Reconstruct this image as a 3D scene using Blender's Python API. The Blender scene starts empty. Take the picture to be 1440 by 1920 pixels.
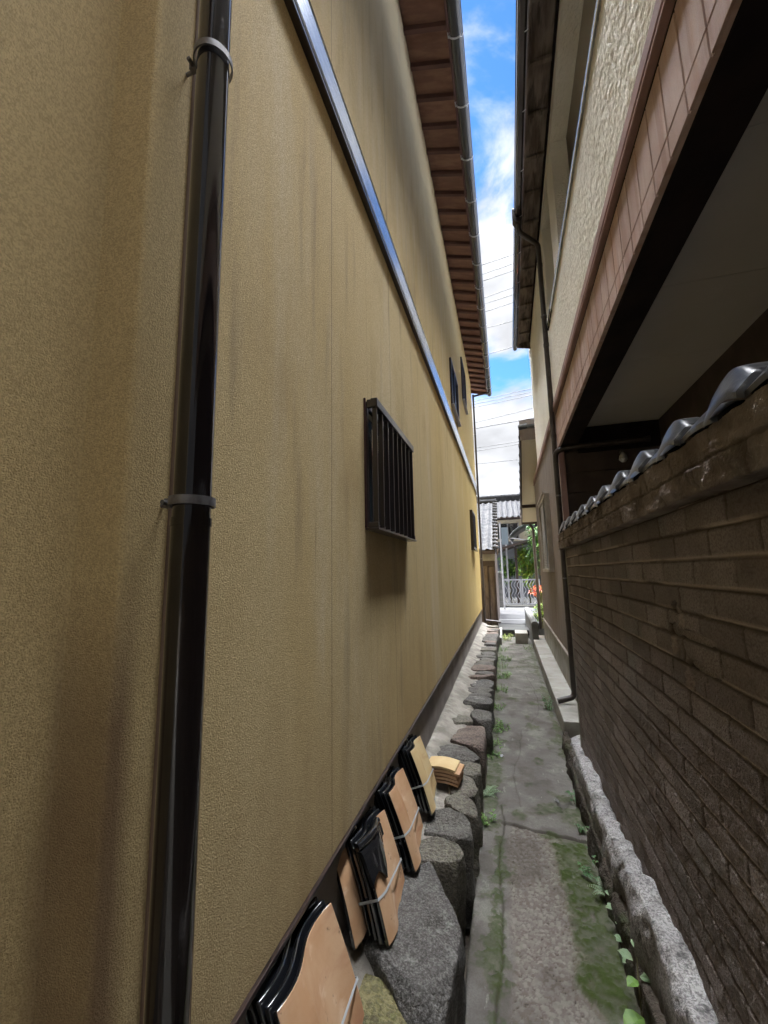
import bpy, bmesh, math, random
import numpy as np
from mathutils import Vector, Matrix, noise as mnoise
R = math.radians
random.seed(7)
sc = bpy.context.scene
COL = sc.collection

# ------------------------------------------------------------------ camera
cam_d = bpy.data.cameras.new('camera'); cam = bpy.data.objects.new('camera', cam_d); COL.objects.link(cam)
cam_d.sensor_fit = 'VERTICAL'; cam_d.sensor_height = 36.0; cam_d.lens = 780/1920*36
cam_d.clip_start = 0.02; cam_d.clip_end = 2000
X3 = Vector((0.96037, 0.27808, -0.01895))      # right
def camvec():
    F = 780.; hx, hy = 228., -109.
    Y = Vector((hx, hy, F)); vy = -(F*F)/(hx*-.01915+hy)
    Z = Vector((-.01915*vy, vy, F)); Y.normalize(); Z.normalize()
    X = Vector((Y[1]*Z[2]-Y[2]*Z[1], Y[2]*Z[0]-Y[0]*Z[2], Y[0]*Z[1]-Y[1]*Z[0]))
    if X[0] < 0: X = -X
    return X, Y, Z
Xc, Yc, Zc = camvec()
right = Vector((Xc[0], Yc[0], Zc[0])); up = Vector((Xc[1], Yc[1], Zc[1])); fwd = Vector((Xc[2], Yc[2], Zc[2]))
cam.matrix_world = Matrix(((right[0], up[0], -fwd[0], 0), (right[1], up[1], -fwd[1], 0), (right[2], up[2], -fwd[2], 1.6), (0, 0, 0, 1)))
sc.camera = cam

# ------------------------------------------------------------------ world, sun, exposure
SUN_EL, SUN_AZ = 37.0, -66.0        # azimuth from +Y towards +X (negative: from the left)
sd = Vector((math.sin(R(SUN_AZ))*math.cos(R(SUN_EL)), math.cos(R(SUN_AZ))*math.cos(R(SUN_EL)), math.sin(R(SUN_EL))))
sl = bpy.data.lights.new('sun', 'SUN'); so = bpy.data.objects.new('sun', sl); COL.objects.link(so)
sl.energy = 2.0; sl.angle = R(0.5); sl.color = (1, .95, .87)
so.rotation_euler = sd.to_track_quat('Z', 'Y').to_euler(); so.location = (0, 0, 30)
W = bpy.data.worlds.new('World'); sc.world = W; W.use_nodes = True
def build_world():
    nt = W.node_tree; nt.nodes.clear(); N = nt.nodes.new; L = nt.links.new
    out = N('ShaderNodeOutputWorld'); bg = N('ShaderNodeBackground'); bg.inputs[1].default_value = 0.05
    sky = N('ShaderNodeTexSky'); sky.sky_type = 'NISHITA'; sky.sun_disc = False
    sky.sun_elevation = R(SUN_EL); sky.sun_rotation = R(SUN_AZ); sky.dust_density = 0.3; sky.ozone_density = 2.0; sky.air_density = 1.0
    tint = N('ShaderNodeMix'); tint.data_type = 'RGBA'; tint.blend_type = 'MULTIPLY'; tint.inputs[0].default_value = 1
    tint.inputs[7].default_value = (0.42, 0.74, 1.04, 1)
    L(sky.outputs[0], tint.inputs[6])
    tc = N('ShaderNodeTexCoord'); sep = N('ShaderNodeSeparateXYZ'); L(tc.outputs['Generated'], sep.inputs[0])
    mp = N('ShaderNodeMapping'); mp.inputs['Scale'].default_value = (1.7, 1.2, 3.0); mp.inputs['Location'].default_value = (3.1, 0.4, 1.3)
    L(tc.outputs['Generated'], mp.inputs[0])
    n1 = N('ShaderNodeTexNoise'); n1.inputs['Scale'].default_value = 2.3; n1.inputs['Detail'].default_value = 9; n1.inputs['Roughness'].default_value = .56; n1.inputs['Distortion'].default_value = .35
    L(mp.outputs[0], n1.inputs[0])
    # cloud cover by height above the horizon
    cr = N('ShaderNodeValToRGB'); L(sep.outputs[2], cr.inputs[0])
    el = cr.color_ramp.elements
    stops = [(0.0, .85), (.22, .80), (.33, .70), (.37, .47), (.43, .42), (.475, .50), (.53, .66), (.62, .60), (.67, .54), (.74, .59), (.79, .58), (.86, .54), (.93, .85)]
    el[0].position, el[0].color = stops[0][0], (stops[0][1],)*3+(1,)
    el[1].position, el[1].color = stops[-1][0], (stops[-1][1],)*3+(1,)
    for p, v in stops[1:-1]:
        e = el.new(p); e.color = (v, v, v, 1)
    # behind the camera the sky is mostly cloud
    bk = N('ShaderNodeMapRange'); L(sep.outputs[1], bk.inputs[0]); bk.inputs[1].default_value = .35; bk.inputs[2].default_value = -.15; bk.inputs[3].default_value = 0; bk.inputs[4].default_value = .35
    a1 = N('ShaderNodeMath'); L(cr.outputs[0], a1.inputs[0]); L(bk.outputs[0], a1.inputs[1])
    a2 = N('ShaderNodeMath'); L(a1.outputs[0], a2.inputs[0]); L(n1.outputs[0], a2.inputs[1])
    mr = N('ShaderNodeMapRange'); mr.interpolation_type = 'SMOOTHSTEP'; L(a2.outputs[0], mr.inputs[0]); mr.inputs[1].default_value = .98; mr.inputs[2].default_value = 1.15
    # cloud brightness: grey bases and white tops, with an added overhead boost to fill the alley
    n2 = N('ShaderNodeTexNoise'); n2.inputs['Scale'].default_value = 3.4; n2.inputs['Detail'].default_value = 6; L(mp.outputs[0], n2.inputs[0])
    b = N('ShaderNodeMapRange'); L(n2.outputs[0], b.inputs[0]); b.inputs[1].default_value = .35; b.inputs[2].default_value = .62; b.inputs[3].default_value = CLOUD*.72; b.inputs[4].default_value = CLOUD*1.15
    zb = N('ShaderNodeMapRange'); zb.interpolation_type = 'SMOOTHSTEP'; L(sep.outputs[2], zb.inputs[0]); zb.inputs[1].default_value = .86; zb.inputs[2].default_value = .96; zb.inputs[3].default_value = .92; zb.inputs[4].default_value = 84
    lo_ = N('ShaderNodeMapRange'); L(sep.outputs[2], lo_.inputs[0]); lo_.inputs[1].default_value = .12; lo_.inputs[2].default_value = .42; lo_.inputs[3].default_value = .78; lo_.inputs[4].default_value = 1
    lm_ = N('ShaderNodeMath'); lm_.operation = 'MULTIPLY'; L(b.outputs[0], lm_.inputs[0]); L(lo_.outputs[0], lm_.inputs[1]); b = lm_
    yb = N('ShaderNodeMapRange'); yb.interpolation_type = 'SMOOTHSTEP'; L(sep.outputs[1], yb.inputs[0]); yb.inputs[1].default_value = .12; yb.inputs[2].default_value = -.25; yb.inputs[3].default_value = 1; yb.inputs[4].default_value = .22  # unseen sky behind dimmed so the near left wall stays darker
    # added bright cloud band, out of view overhead, shaped to light the alley
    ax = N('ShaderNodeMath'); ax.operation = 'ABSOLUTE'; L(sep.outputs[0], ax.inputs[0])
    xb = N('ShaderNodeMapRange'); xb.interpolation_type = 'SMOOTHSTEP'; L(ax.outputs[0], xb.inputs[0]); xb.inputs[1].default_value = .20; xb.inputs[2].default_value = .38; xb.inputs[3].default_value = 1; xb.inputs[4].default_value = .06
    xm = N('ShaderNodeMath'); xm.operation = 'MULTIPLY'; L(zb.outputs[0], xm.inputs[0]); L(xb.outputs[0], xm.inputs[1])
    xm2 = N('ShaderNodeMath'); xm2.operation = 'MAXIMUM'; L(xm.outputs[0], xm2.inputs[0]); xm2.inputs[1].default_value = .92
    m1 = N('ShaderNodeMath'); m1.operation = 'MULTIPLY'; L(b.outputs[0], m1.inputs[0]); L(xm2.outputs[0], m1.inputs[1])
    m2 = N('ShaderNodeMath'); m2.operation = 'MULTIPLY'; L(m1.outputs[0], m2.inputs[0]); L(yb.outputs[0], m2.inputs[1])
    cc = N('ShaderNodeCombineColor')
    for i, k in enumerate((.97, .99, 1.04)):
        q = N('ShaderNodeMath'); q.operation = 'MULTIPLY'; L(m2.outputs[0], q.inputs[0]); q.inputs[1].default_value = k; L(q.outputs[0], cc.inputs[i])
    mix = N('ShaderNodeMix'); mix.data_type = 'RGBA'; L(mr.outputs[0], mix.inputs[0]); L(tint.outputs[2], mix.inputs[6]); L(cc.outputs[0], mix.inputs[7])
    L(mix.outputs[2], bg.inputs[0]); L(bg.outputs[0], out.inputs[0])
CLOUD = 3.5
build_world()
sc.view_settings.view_transform = 'Standard'; sc.view_settings.look = 'None'; sc.view_settings.gamma = 1
sc.view_settings.exposure = 2.9
sc.render.engine = 'CYCLES'
sc.cycles.max_bounces = 10; sc.cycles.diffuse_bounces = 7

# ------------------------------------------------------------------ materials
MATS = {}
def mat(name, col, col2=None, vs=3.0, stretch=(1, 1, 1), lo=.35, hi=.65, rough=.7, spec=.4, metal=0, bump=0, bs=60., bstretch=(1, 1, 1), bdet=4, bdist=.01, coat=0,
        streak=None, fine=None, attr=None, trans=0, alpha=1):
    """principled material; col/col2 mixed by noise; streak=(colour, scale, stretch, lo, hi, amount); fine=(colour, scale, amount); attr=[(name, colour)]"""
    m = bpy.data.materials.new(name); m.use_nodes = True; nt = m.node_tree; N = nt.nodes.new; L = nt.links.new
    p = nt.nodes['Principled BSDF']; p.inputs['Roughness'].default_value = rough; p.inputs['Metallic'].default_value = metal
    p.inputs['Specular IOR Level'].default_value = spec; p.inputs['Coat Weight'].default_value = coat; p.inputs['Coat Roughness'].default_value = .08
    if trans: p.inputs['Transmission Weight'].default_value = trans
    if alpha < 1: p.inputs['Alpha'].default_value = alpha
    tc = N('ShaderNodeTexCoord')
    def noi(scale, st, det=5, r=.55, dist=0):
        mp = N('ShaderNodeMapping'); mp.inputs['Scale'].default_value = st; L(tc.outputs['Object'], mp.inputs[0])
        n = N('ShaderNodeTexNoise'); n.inputs['Scale'].default_value = scale; n.inputs['Detail'].default_value = det; n.inputs['Roughness'].default_value = r; n.inputs['Distortion'].default_value = dist
        L(mp.outputs[0], n.inputs[0]); return n.outputs[0]
    def mixc(f, a, b_):
        x = N('ShaderNodeMix'); x.data_type = 'RGBA'
        if isinstance(f, float): x.inputs[0].default_value = f
        else: L(f, x.inputs[0])
        for s, v in ((6, a), (7, b_)):
            if isinstance(v, tuple): x.inputs[s].default_value = v+(1,)
            else: L(v, x.inputs[s])
        return x.outputs[2]
    def rng(v, a, b_, c=0., d=1.):
        r = N('ShaderNodeMapRange'); r.interpolation_type = 'SMOOTHSTEP'; L(v, r.inputs[0]); r.inputs[1].default_value = a; r.inputs[2].default_value = b_; r.inputs[3].default_value = c; r.inputs[4].default_value = d; return r.outputs[0]
    cur = col
    if col2: cur = mixc(rng(noi(vs, stretch), lo, hi), col, col2)
    for s in (streak or []):
        c, scl, st, a, b_, amt = s
        cur = mixc(rng(noi(scl, st, 6, .6), a, b_, 0, amt), cur, c)
    for f in (fine or []):
        c, scl, amt = f
        cur = mixc(rng(noi(scl, (1, 1, 1), 3, .6), .42, .62, 0, amt), cur, c)
    for an, c in (attr or []):
        at = N('ShaderNodeAttribute'); at.attribute_name = an
        cur = mixc(at.outputs['Fac'], cur, c)
    if isinstance(cur, tuple): p.inputs['Base Color'].default_value = cur+(1,)
    else: L(cur, p.inputs['Base Color'])
    if bump:
        bp = N('ShaderNodeBump'); bp.inputs['Strength'].default_value = bump; bp.inputs['Distance'].default_value = bdist
        L(noi(bs, bstretch, bdet, .6), bp.inputs['Height']); L(bp.outputs[0], p.inputs['Normal'])
    MATS[name] = m; return m

# ochre render of the left house
def stucco_left():
    m = mat('ochre_stucco', (.59, .445, .212), (.65, .525, .295), vs=.9, stretch=(1, .8, .35), rough=.9, spec=.2, bump=1.0, bs=330, bdet=3, bdist=.0045,
            streak=[((.36, .255, .12), 1.5, (1, 1.4, .75), .50, .74, .55), ((.24, .19, .125), 3.5, (1, 2.6, .25), .54, .76, .6), ((.72, .66, .50), 1.1, (1, 1.6, .3), .52, .72, .45), ((.16, .115, .055), 13, (1, 1.2, .08), .63, .80, .55)],
            fine=[((.34, .25, .11), 240, .6), ((.42, .31, .15), 70, .25)])
    nt = m.node_tree; N = nt.nodes.new; L = nt.links.new; p = nt.nodes['Principled BSDF']
    src = p.inputs['Base Color'].links[0].from_socket
    g = N('ShaderNodeNewGeometry'); sep = N('ShaderNodeSeparateXYZ'); L(g.outputs['Position'], sep.inputs[0])
    def math_(op, a, b=None):
        q = N('ShaderNodeMath'); q.operation = op
        for i, v in enumerate((a, b)):
            if v is None: continue
            if isinstance(v, (int, float)): q.inputs[i].default_value = v
            else: L(v, q.inputs[i])
        return q.outputs[0]
    # vertical board joints telegraphing through the render
    t = math_('ADD', sep.outputs[1], -1.445+9.15); f = math_('FRACT', math_('DIVIDE', t, .4575)); d = math_('ABSOLUTE', math_('SUBTRACT', f, .5))
    strong = math_('LESS_THAN', math_('SUBTRACT', .5, d), .0045)
    f2 = math_('FRACT', math_('DIVIDE', t, .915)); alt = math_('LESS_THAN', math_('ABSOLUTE', math_('SUBTRACT', math_('ABSOLUTE', math_('SUBTRACT', f2, .5)), .5)), .1)
    amt = math_('MULTIPLY', strong, math_('ADD', .28, math_('MULTIPLY', alt, .5)))
    amt = math_('MULTIPLY', amt, math_('GREATER_THAN', sep.outputs[1], 1.2))
    x = N('ShaderNodeMix'); x.data_type = 'RGBA'; L(amt, x.inputs[0]); L(src, x.inputs[6]); x.inputs[7].default_value = (.10, .07, .035, 1)
    # rising damp and splash dirt along the foot, dark run below the corner
    mp = N('ShaderNodeMapping'); mp.inputs['Scale'].default_value = (1, 5, 1.1); L(g.outputs['Position'], mp.inputs[0])
    n = N('ShaderNodeTexNoise'); n.inputs['Scale'].default_value = 1.6; n.inputs['Detail'].default_value = 6; L(mp.outputs[0], n.inputs[0])
    zz = math_('SUBTRACT', math_('ADD', 1.0, math_('MULTIPLY', n.outputs[0], 1.2)), math_('MULTIPLY', sep.outputs[2], 1.0))
    mr = N('ShaderNodeMapRange'); L(zz, mr.inputs[0]); mr.inputs[1].default_value = .25; mr.inputs[2].default_value = 1.1; mr.inputs[3].default_value = 0; mr.inputs[4].default_value = .3
    x2 = N('ShaderNodeMix'); x2.data_type = 'RGBA'; L(mr.outputs[0], x2.inputs[0]); L(x.outputs[2], x2.inputs[6]); x2.inputs[7].default_value = (.22, .135, .06, 1)
    # brown stain running down beside the near corner
    dY = math_('ABSOLUTE', math_('SUBTRACT', sep.outputs[1], .568)); sw = N('ShaderNodeMapRange'); L(math_('SUBTRACT', dY, math_('MULTIPLY', n.outputs[0], .045)), sw.inputs[0]); sw.inputs[1].default_value = .022; sw.inputs[2].default_value = -.01; sw.inputs[3].default_value = 0; sw.inputs[4].default_value = .8
    sz = N('ShaderNodeMapRange'); L(math_('ADD', sep.outputs[2], math_('MULTIPLY', n.outputs[0], .5)), sz.inputs[0]); sz.inputs[1].default_value = 1.85; sz.inputs[2].default_value = 1.55; sz.inputs[3].default_value = 0; sz.inputs[4].default_value = 1
    xs = N('ShaderNodeMix'); xs.data_type = 'RGBA'; L(math_('MULTIPLY', sw.outputs[0], sz.outputs[0]), xs.inputs[0]); L(x2.outputs[2], xs.inputs[6]); xs.inputs[7].default_value = (.17, .10, .055, 1)
    x2 = xs
    # paler cream tone high up under the eaves
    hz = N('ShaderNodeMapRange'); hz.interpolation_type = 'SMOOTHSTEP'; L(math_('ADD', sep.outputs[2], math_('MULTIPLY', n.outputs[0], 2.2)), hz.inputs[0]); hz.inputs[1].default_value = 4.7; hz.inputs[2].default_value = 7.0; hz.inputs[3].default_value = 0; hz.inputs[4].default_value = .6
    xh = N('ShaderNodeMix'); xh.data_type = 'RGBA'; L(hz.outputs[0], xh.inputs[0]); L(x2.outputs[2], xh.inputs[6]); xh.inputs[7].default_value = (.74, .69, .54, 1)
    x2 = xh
    # yellower tone toward the far end
    fy = N('ShaderNodeMapRange'); L(sep.outputs[1], fy.inputs[0]); fy.inputs[1].default_value = 3.0; fy.inputs[2].default_value = 9.0; fy.inputs[3].default_value = 0; fy.inputs[4].default_value = .55
    x3 = N('ShaderNodeMix'); x3.data_type = 'RGBA'; L(fy.outputs[0], x3.inputs[0]); L(x2.outputs[2], x3.inputs[6]); x3.inputs[7].default_value = (.68, .50, .16, 1)
    L(x3.outputs[2], p.inputs['Base Color'])
    return m
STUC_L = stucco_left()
STUC_SIDE = STUC_L
FOUND = mat('grey_foundation_render', (.24, .21, .19), (.17, .15, .13), vs=3, rough=.9, bump=.4, bs=120, bdist=.003)
FLASH = mat('painted_metal_flashing', (.68, .72, .78), (.50, .53, .58), vs=9, stretch=(1, .4, 4), rough=.25, spec=.5, coat=0, metal=.9, bump=.05, bs=8)
DARKMET = mat('dark_bronze_metal', (.022, .015, .014), (.035, .022, .018), vs=8, rough=.28, spec=.55, coat=.4)
PIPE = mat('brown_black_pipe', (.006, .005, .006), (.012, .009, .009), vs=9, stretch=(1, 1, .15), rough=.13, spec=.4, coat=.5, bump=.12, bs=14, bdist=.003, streak=[((.035, .03, .026), 30, (1, 1, .12), .64, .80, .4)])
PIPE2 = mat('weathered_dark_pipe', (.035, .026, .022), (.055, .045, .04), vs=9, rough=.38, spec=.45)
BRACK = mat('galvanised_bracket', (.22, .22, .23), (.12, .11, .11), vs=30, rough=.4, metal=.6)
BRACKL = mat('zinc_gutter_hook', (.55, .56, .58), (.38, .38, .4), vs=30, rough=.4, metal=.3)
GUT = mat('grey_black_gutter', (.024, .027, .033), (.04, .044, .052), vs=3, stretch=(1, .3, 1), rough=.25, spec=.6, coat=.5)
GUT2 = mat('brown_black_gutter', (.030, .024, .026), (.05, .042, .042), vs=3, stretch=(1, .3, 1), rough=.25, spec=.6, coat=.4)
SOFF = mat('reddish_soffit_board', (.20, .105, .075), (.27, .155, .11), vs=2.2, stretch=(2, 8, 1), rough=.7, bump=.2, bs=40, bstretch=(2, 14, 1), streak=[((.16, .07, .045), 2.2, (1.5, 3, 1), .5, .7, .6)])
RAFT = mat('dark_red_rafter', (.085, .040, .034), (.12, .06, .05), vs=4, rough=.7)
ROOFT = mat('grey_roof_tile', (.034, .036, .040), (.060, .060, .063), vs=5, rough=.75, spec=.15, streak=[((.018, .018, .018), 12, (1, 1, 1), .5, .7, .6)])
ROOFD = mat('dark_roof_tile', (.07, .07, .075), (.12, .12, .12), vs=5, rough=.35, spec=.5)
GLASS = mat('dark_window_glass', (.02, .028, .035), rough=.05, spec=.9, coat=.5)
BAR = mat('satin_bronze_bar', (.018, .013, .013), rough=.3, spec=.6, coat=.5)
WOODW = mat('weathered_eave_wood', (.10, .075, .06), (.22, .18, .15), vs=3.5, stretch=(4, .8, 1), rough=.85, bump=.5, bs=30, bstretch=(8, 1, 8), streak=[((.035, .025, .02), 5, (4, .6, 1), .5, .65, .8)])
CREAM = mat('cream_paint', (.68, .64, .54), (.60, .56, .46), vs=2, rough=.7)
BEIGE = mat('beige_soffit_board', (.42, .38, .30), (.36, .32, .25), vs=1.5, rough=.8)
STUC_R = mat('cream_textured_stucco', (.82, .80, .72), (.76, .73, .64), vs=1.2, rough=.95, spec=.15, bump=.5, bs=90, bstretch=(1, 1, 1.5), bdet=3, bdist=.006, streak=[((.38, .33, .25), 2, (1, 2, .4), .58, .8, .5)])
STUC_R2 = mat('cream_ridged_stucco', (.78, .75, .66), (.70, .66, .57), vs=1.2, rough=.85, bump=1.0, bs=20, bstretch=(3, 1, 3), bdet=2, bdist=.02)
PINK = mat('pinkish_brown_siding', (.38, .26, .215), (.46, .34, .29), vs=3.2, stretch=(1, 1.5, .7), rough=.65, bump=.25, bs=50, bstretch=(1, 9, .6), streak=[((.40, .22, .13), 2.5, (1, 3, 1), .5, .7, .6), ((.5, .42, .36), 4, (1, 3, .4), .58, .8, .5), ((.30, .18, .14), 1.8, (1, 6, .2), .5, .6, .6)])
TRIMP = mat('pinkish_trim_board', (.32, .20, .17), (.25, .15, .13), vs=4, rough=.6)
BRSID = mat('brown_board_siding', (.165, .132, .115), (.23, .195, .175), vs=2.8, stretch=(1, 7, .5), rough=.7, bump=.3, bs=60, bstretch=(1, 8, .4), streak=[((.24, .17, .12), 2.6, (1, 9, .3), .5, .75, .6)])
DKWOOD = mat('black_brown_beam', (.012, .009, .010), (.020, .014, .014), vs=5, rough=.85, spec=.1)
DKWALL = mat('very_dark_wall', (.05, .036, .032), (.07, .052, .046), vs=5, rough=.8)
CEIL = mat('carport_ceiling_board', (.50, .47, .42), (.45, .42, .37), vs=1, rough=.8)
GREYF = mat('grey_window_frame', (.34, .31, .27), (.26, .23, .2), vs=5, rough=.45)
MORT = mat('bedding_mortar', (.27, .25, .215), (.17, .155, .13), vs=7, rough=.95, bump=.7, bs=70, bdist=.01, streak=[((.40, .38, .34), 5, (1, 1, 1), .55, .75, .7)])
CONC = mat('pale_concrete', (.30, .29, .26), (.22, .21, .185), vs=3, rough=.9, bump=.4, bs=90, bdist=.004, streak=[((.42, .41, .37), 3, (1, 2, 1), .5, .7, .6), ((.10, .095, .08), 6, (1, 1, 1), .58, .8, .6)])
ASPH = mat('pale_asphalt', (.038, .038, .042), (.055, .055, .055), vs=1.2, rough=.9, bump=.3, bs=60)
PAINT = mat('white_road_paint', (.16, .16, .155), rough=.8)
EARTH = mat('dark_damp_earth', (.045, .037, .028), (.075, .062, .045), vs=8, rough=.95, bump=.6, bs=60)
def rockmat(name, a, b, c=None, sp=None):
    return mat(name, a, b, vs=7, rough=.9, spec=.2, bump=1.0, bs=60, bdet=8, bdist=.022, streak=[((.035, .03, .024), 6, (1, 1, 1), .52, .72, .75)]+([(c, 9, (1, 1, 1), .58, .66, .7)] if c else []), fine=[(sp or (.26, .25, .23), 150, .4), ((.04, .037, .032), 60, .45)])
ROCK_G = rockmat('grey_rock', (.088, .083, .073), (.13, .122, .108))
ROCK_B = rockmat('speckled_granite_rock', (.075, .071, .066), (.115, .108, .10), (.24, .235, .22), (.32, .31, .29))
ROCK_O = rockmat('olive_rock', (.125, .115, .088), (.165, .15, .115), (.10, .10, .055))
ROCK_Y = rockmat('mossy_yellow_rock', (.23, .20, .095), (.17, .155, .07), (.12, .13, .045), (.27, .25, .14))
ROCK_R = rockmat('reddish_rock', (.15, .118, .10), (.20, .155, .13), None, (.27, .22, .19))
GRAN = mat('salt_and_pepper_granite', (.30, .29, .28), (.42, .41, .40), vs=14, rough=.8, spec=.4, bump=.8, bs=60, bdet=6, bdist=.012, streak=[((.06, .06, .06), 18, (1, 1, 1), .54, .66, .85), ((.09, .085, .07), 3, (1, 1, 1), .55, .75, .6)], fine=[((.05, .05, .05), 140, .6)],
           attr=[('dirt', (.075, .066, .050))])
TERRA = mat('terracotta_underside', (.42, .245, .13), (.49, .32, .19), vs=7, rough=.75, spec=.25, bump=.25, bs=90, bdist=.002, streak=[((.36, .18, .10), 5, (1, 1, 3), .50, .72, .75), ((.62, .46, .33), 9, (1, 1, 1.5), .55, .7, .6), ((.10, .06, .045), 26, (1, 1, 1), .64, .72, .8)])
TERRA_Y = mat('yellowish_terracotta', (.50, .36, .18), (.54, .42, .23), vs=9, rough=.7, spec=.3, bump=.2, bs=90, bdist=.002, streak=[((.36, .20, .09), 7, (1, 1, 2), .54, .75, .6)])
GLAZE = mat('black_glaze', (.008, .009, .011), rough=.09, spec=.8, coat=1)
STRAP = mat('grey_plastic_strap', (.46, .49, .50), rough=.4)
CAPT = mat('silver_grey_glazed_tile', (.014, .015, .018), (.028, .029, .033), vs=6, rough=.30, spec=.32, coat=.0, metal=0, bump=.3, bs=60, bdist=.002, streak=[((.16, .16, .15), 14, (1, 1, 1), .6, .72, .6), ((.02, .02, .022), 10, (1, 1, 1), .52, .7, .6)])
BRICK = mat('dark_concrete_brick', (.28, .245, .228), (.35, .315, .298), vs=5, rough=.93, spec=.2, bump=1, bs=120, bdet=6, bdist=.014, fine=[((.09, .07, .055), 160, .5)], streak=[((.22, .218, .21), 2.2, (1, 1, 1), .48, .66, .8), ((.11, .085, .068), 9, (1, 1, 1), .55, .75, .6)],
            attr=[('tone', (.13, .105, .09)), ('mortar', (.52, .44, .37)), ('hole', (.02, .012, .010))])
CAPB = mat('rough_cap_brick', (.17, .138, .115), (.235, .20, .17), vs=9, rough=.95, spec=.2, bump=1, bs=110, bdet=6, bdist=.012, streak=[((.05, .04, .03), 7, (1, 1, 1), .5, .7, .7), ((.27, .23, .19), 26, (1, 1, 1), .60, .74, .4)], attr=[('mortar', (.05, .037, .03))])
LEAF = mat('weed_leaf', (.07, .16, .025), (.12, .22, .035), vs=30, rough=.5, spec=.4)
LEAFD = mat('dark_green_leaf', (.035, .11, .03), (.06, .15, .04), vs=30, rough=.45, spec=.4)
LEAFP = mat('grey_green_leaf', (.13, .20, .10), (.18, .26, .15), vs=30, rough=.45, spec=.4)
LEAFY = mat('yellow_green_leaf', (.20, .30, .03), (.34, .38, .06), vs=20, rough=.5)
LEAFT = mat('shrub_leaf', (.10, .22, .035), (.20, .36, .06), vs=6, rough=.5)
LEAFT2 = mat('hedge_leaf', (.035, .09, .02), (.07, .15, .03), vs=6, rough=.5)
FLOW = mat('orange_red_petal', (.75, .10, .04), (.80, .20, .10), vs=20, rough=.5)
STEM = mat('plant_stem', (.10, .09, .04), rough=.7)
MOSS = mat('moss', (.035, .055, .012), (.06, .085, .02), vs=40, rough=.95, bump=1, bs=260, bdist=.006)
WHITEP = mat('white_painted_metal', (.42, .43, .47), rough=.4)
FCONC = mat('street_concrete', (.06, .06, .058), (.045, .045, .042), vs=2, rough=.9, spec=.2)  # darker copy of the concrete, toned down in colour against the bright sunlight
STONEW = mat('pale_cut_stone', (.17, .17, .165), (.12, .12, .115), vs=6, rough=.85, bump=.4, bs=20)
GREYW = mat('slate_grey_wall', (.17, .185, .21), (.13, .14, .16), vs=1, rough=.8)
PANEL = mat('pale_blue_panel', (.20, .26, .31), rough=.4)
CARP = mat('smoky_polycarbonate', (.15, .16, .17), (.11, .12, .13), vs=2, rough=.3)
BROWNW = mat('brown_timber_panel', (.135, .10, .085), (.18, .145, .125), vs=4, stretch=(6, 6, .6), rough=.8, streak=[((.05, .04, .035), 5, (5, 5, 1), .5, .7, .6)])
WIRE = mat('black_cable', (.03, .03, .035), rough=.6)

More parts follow.
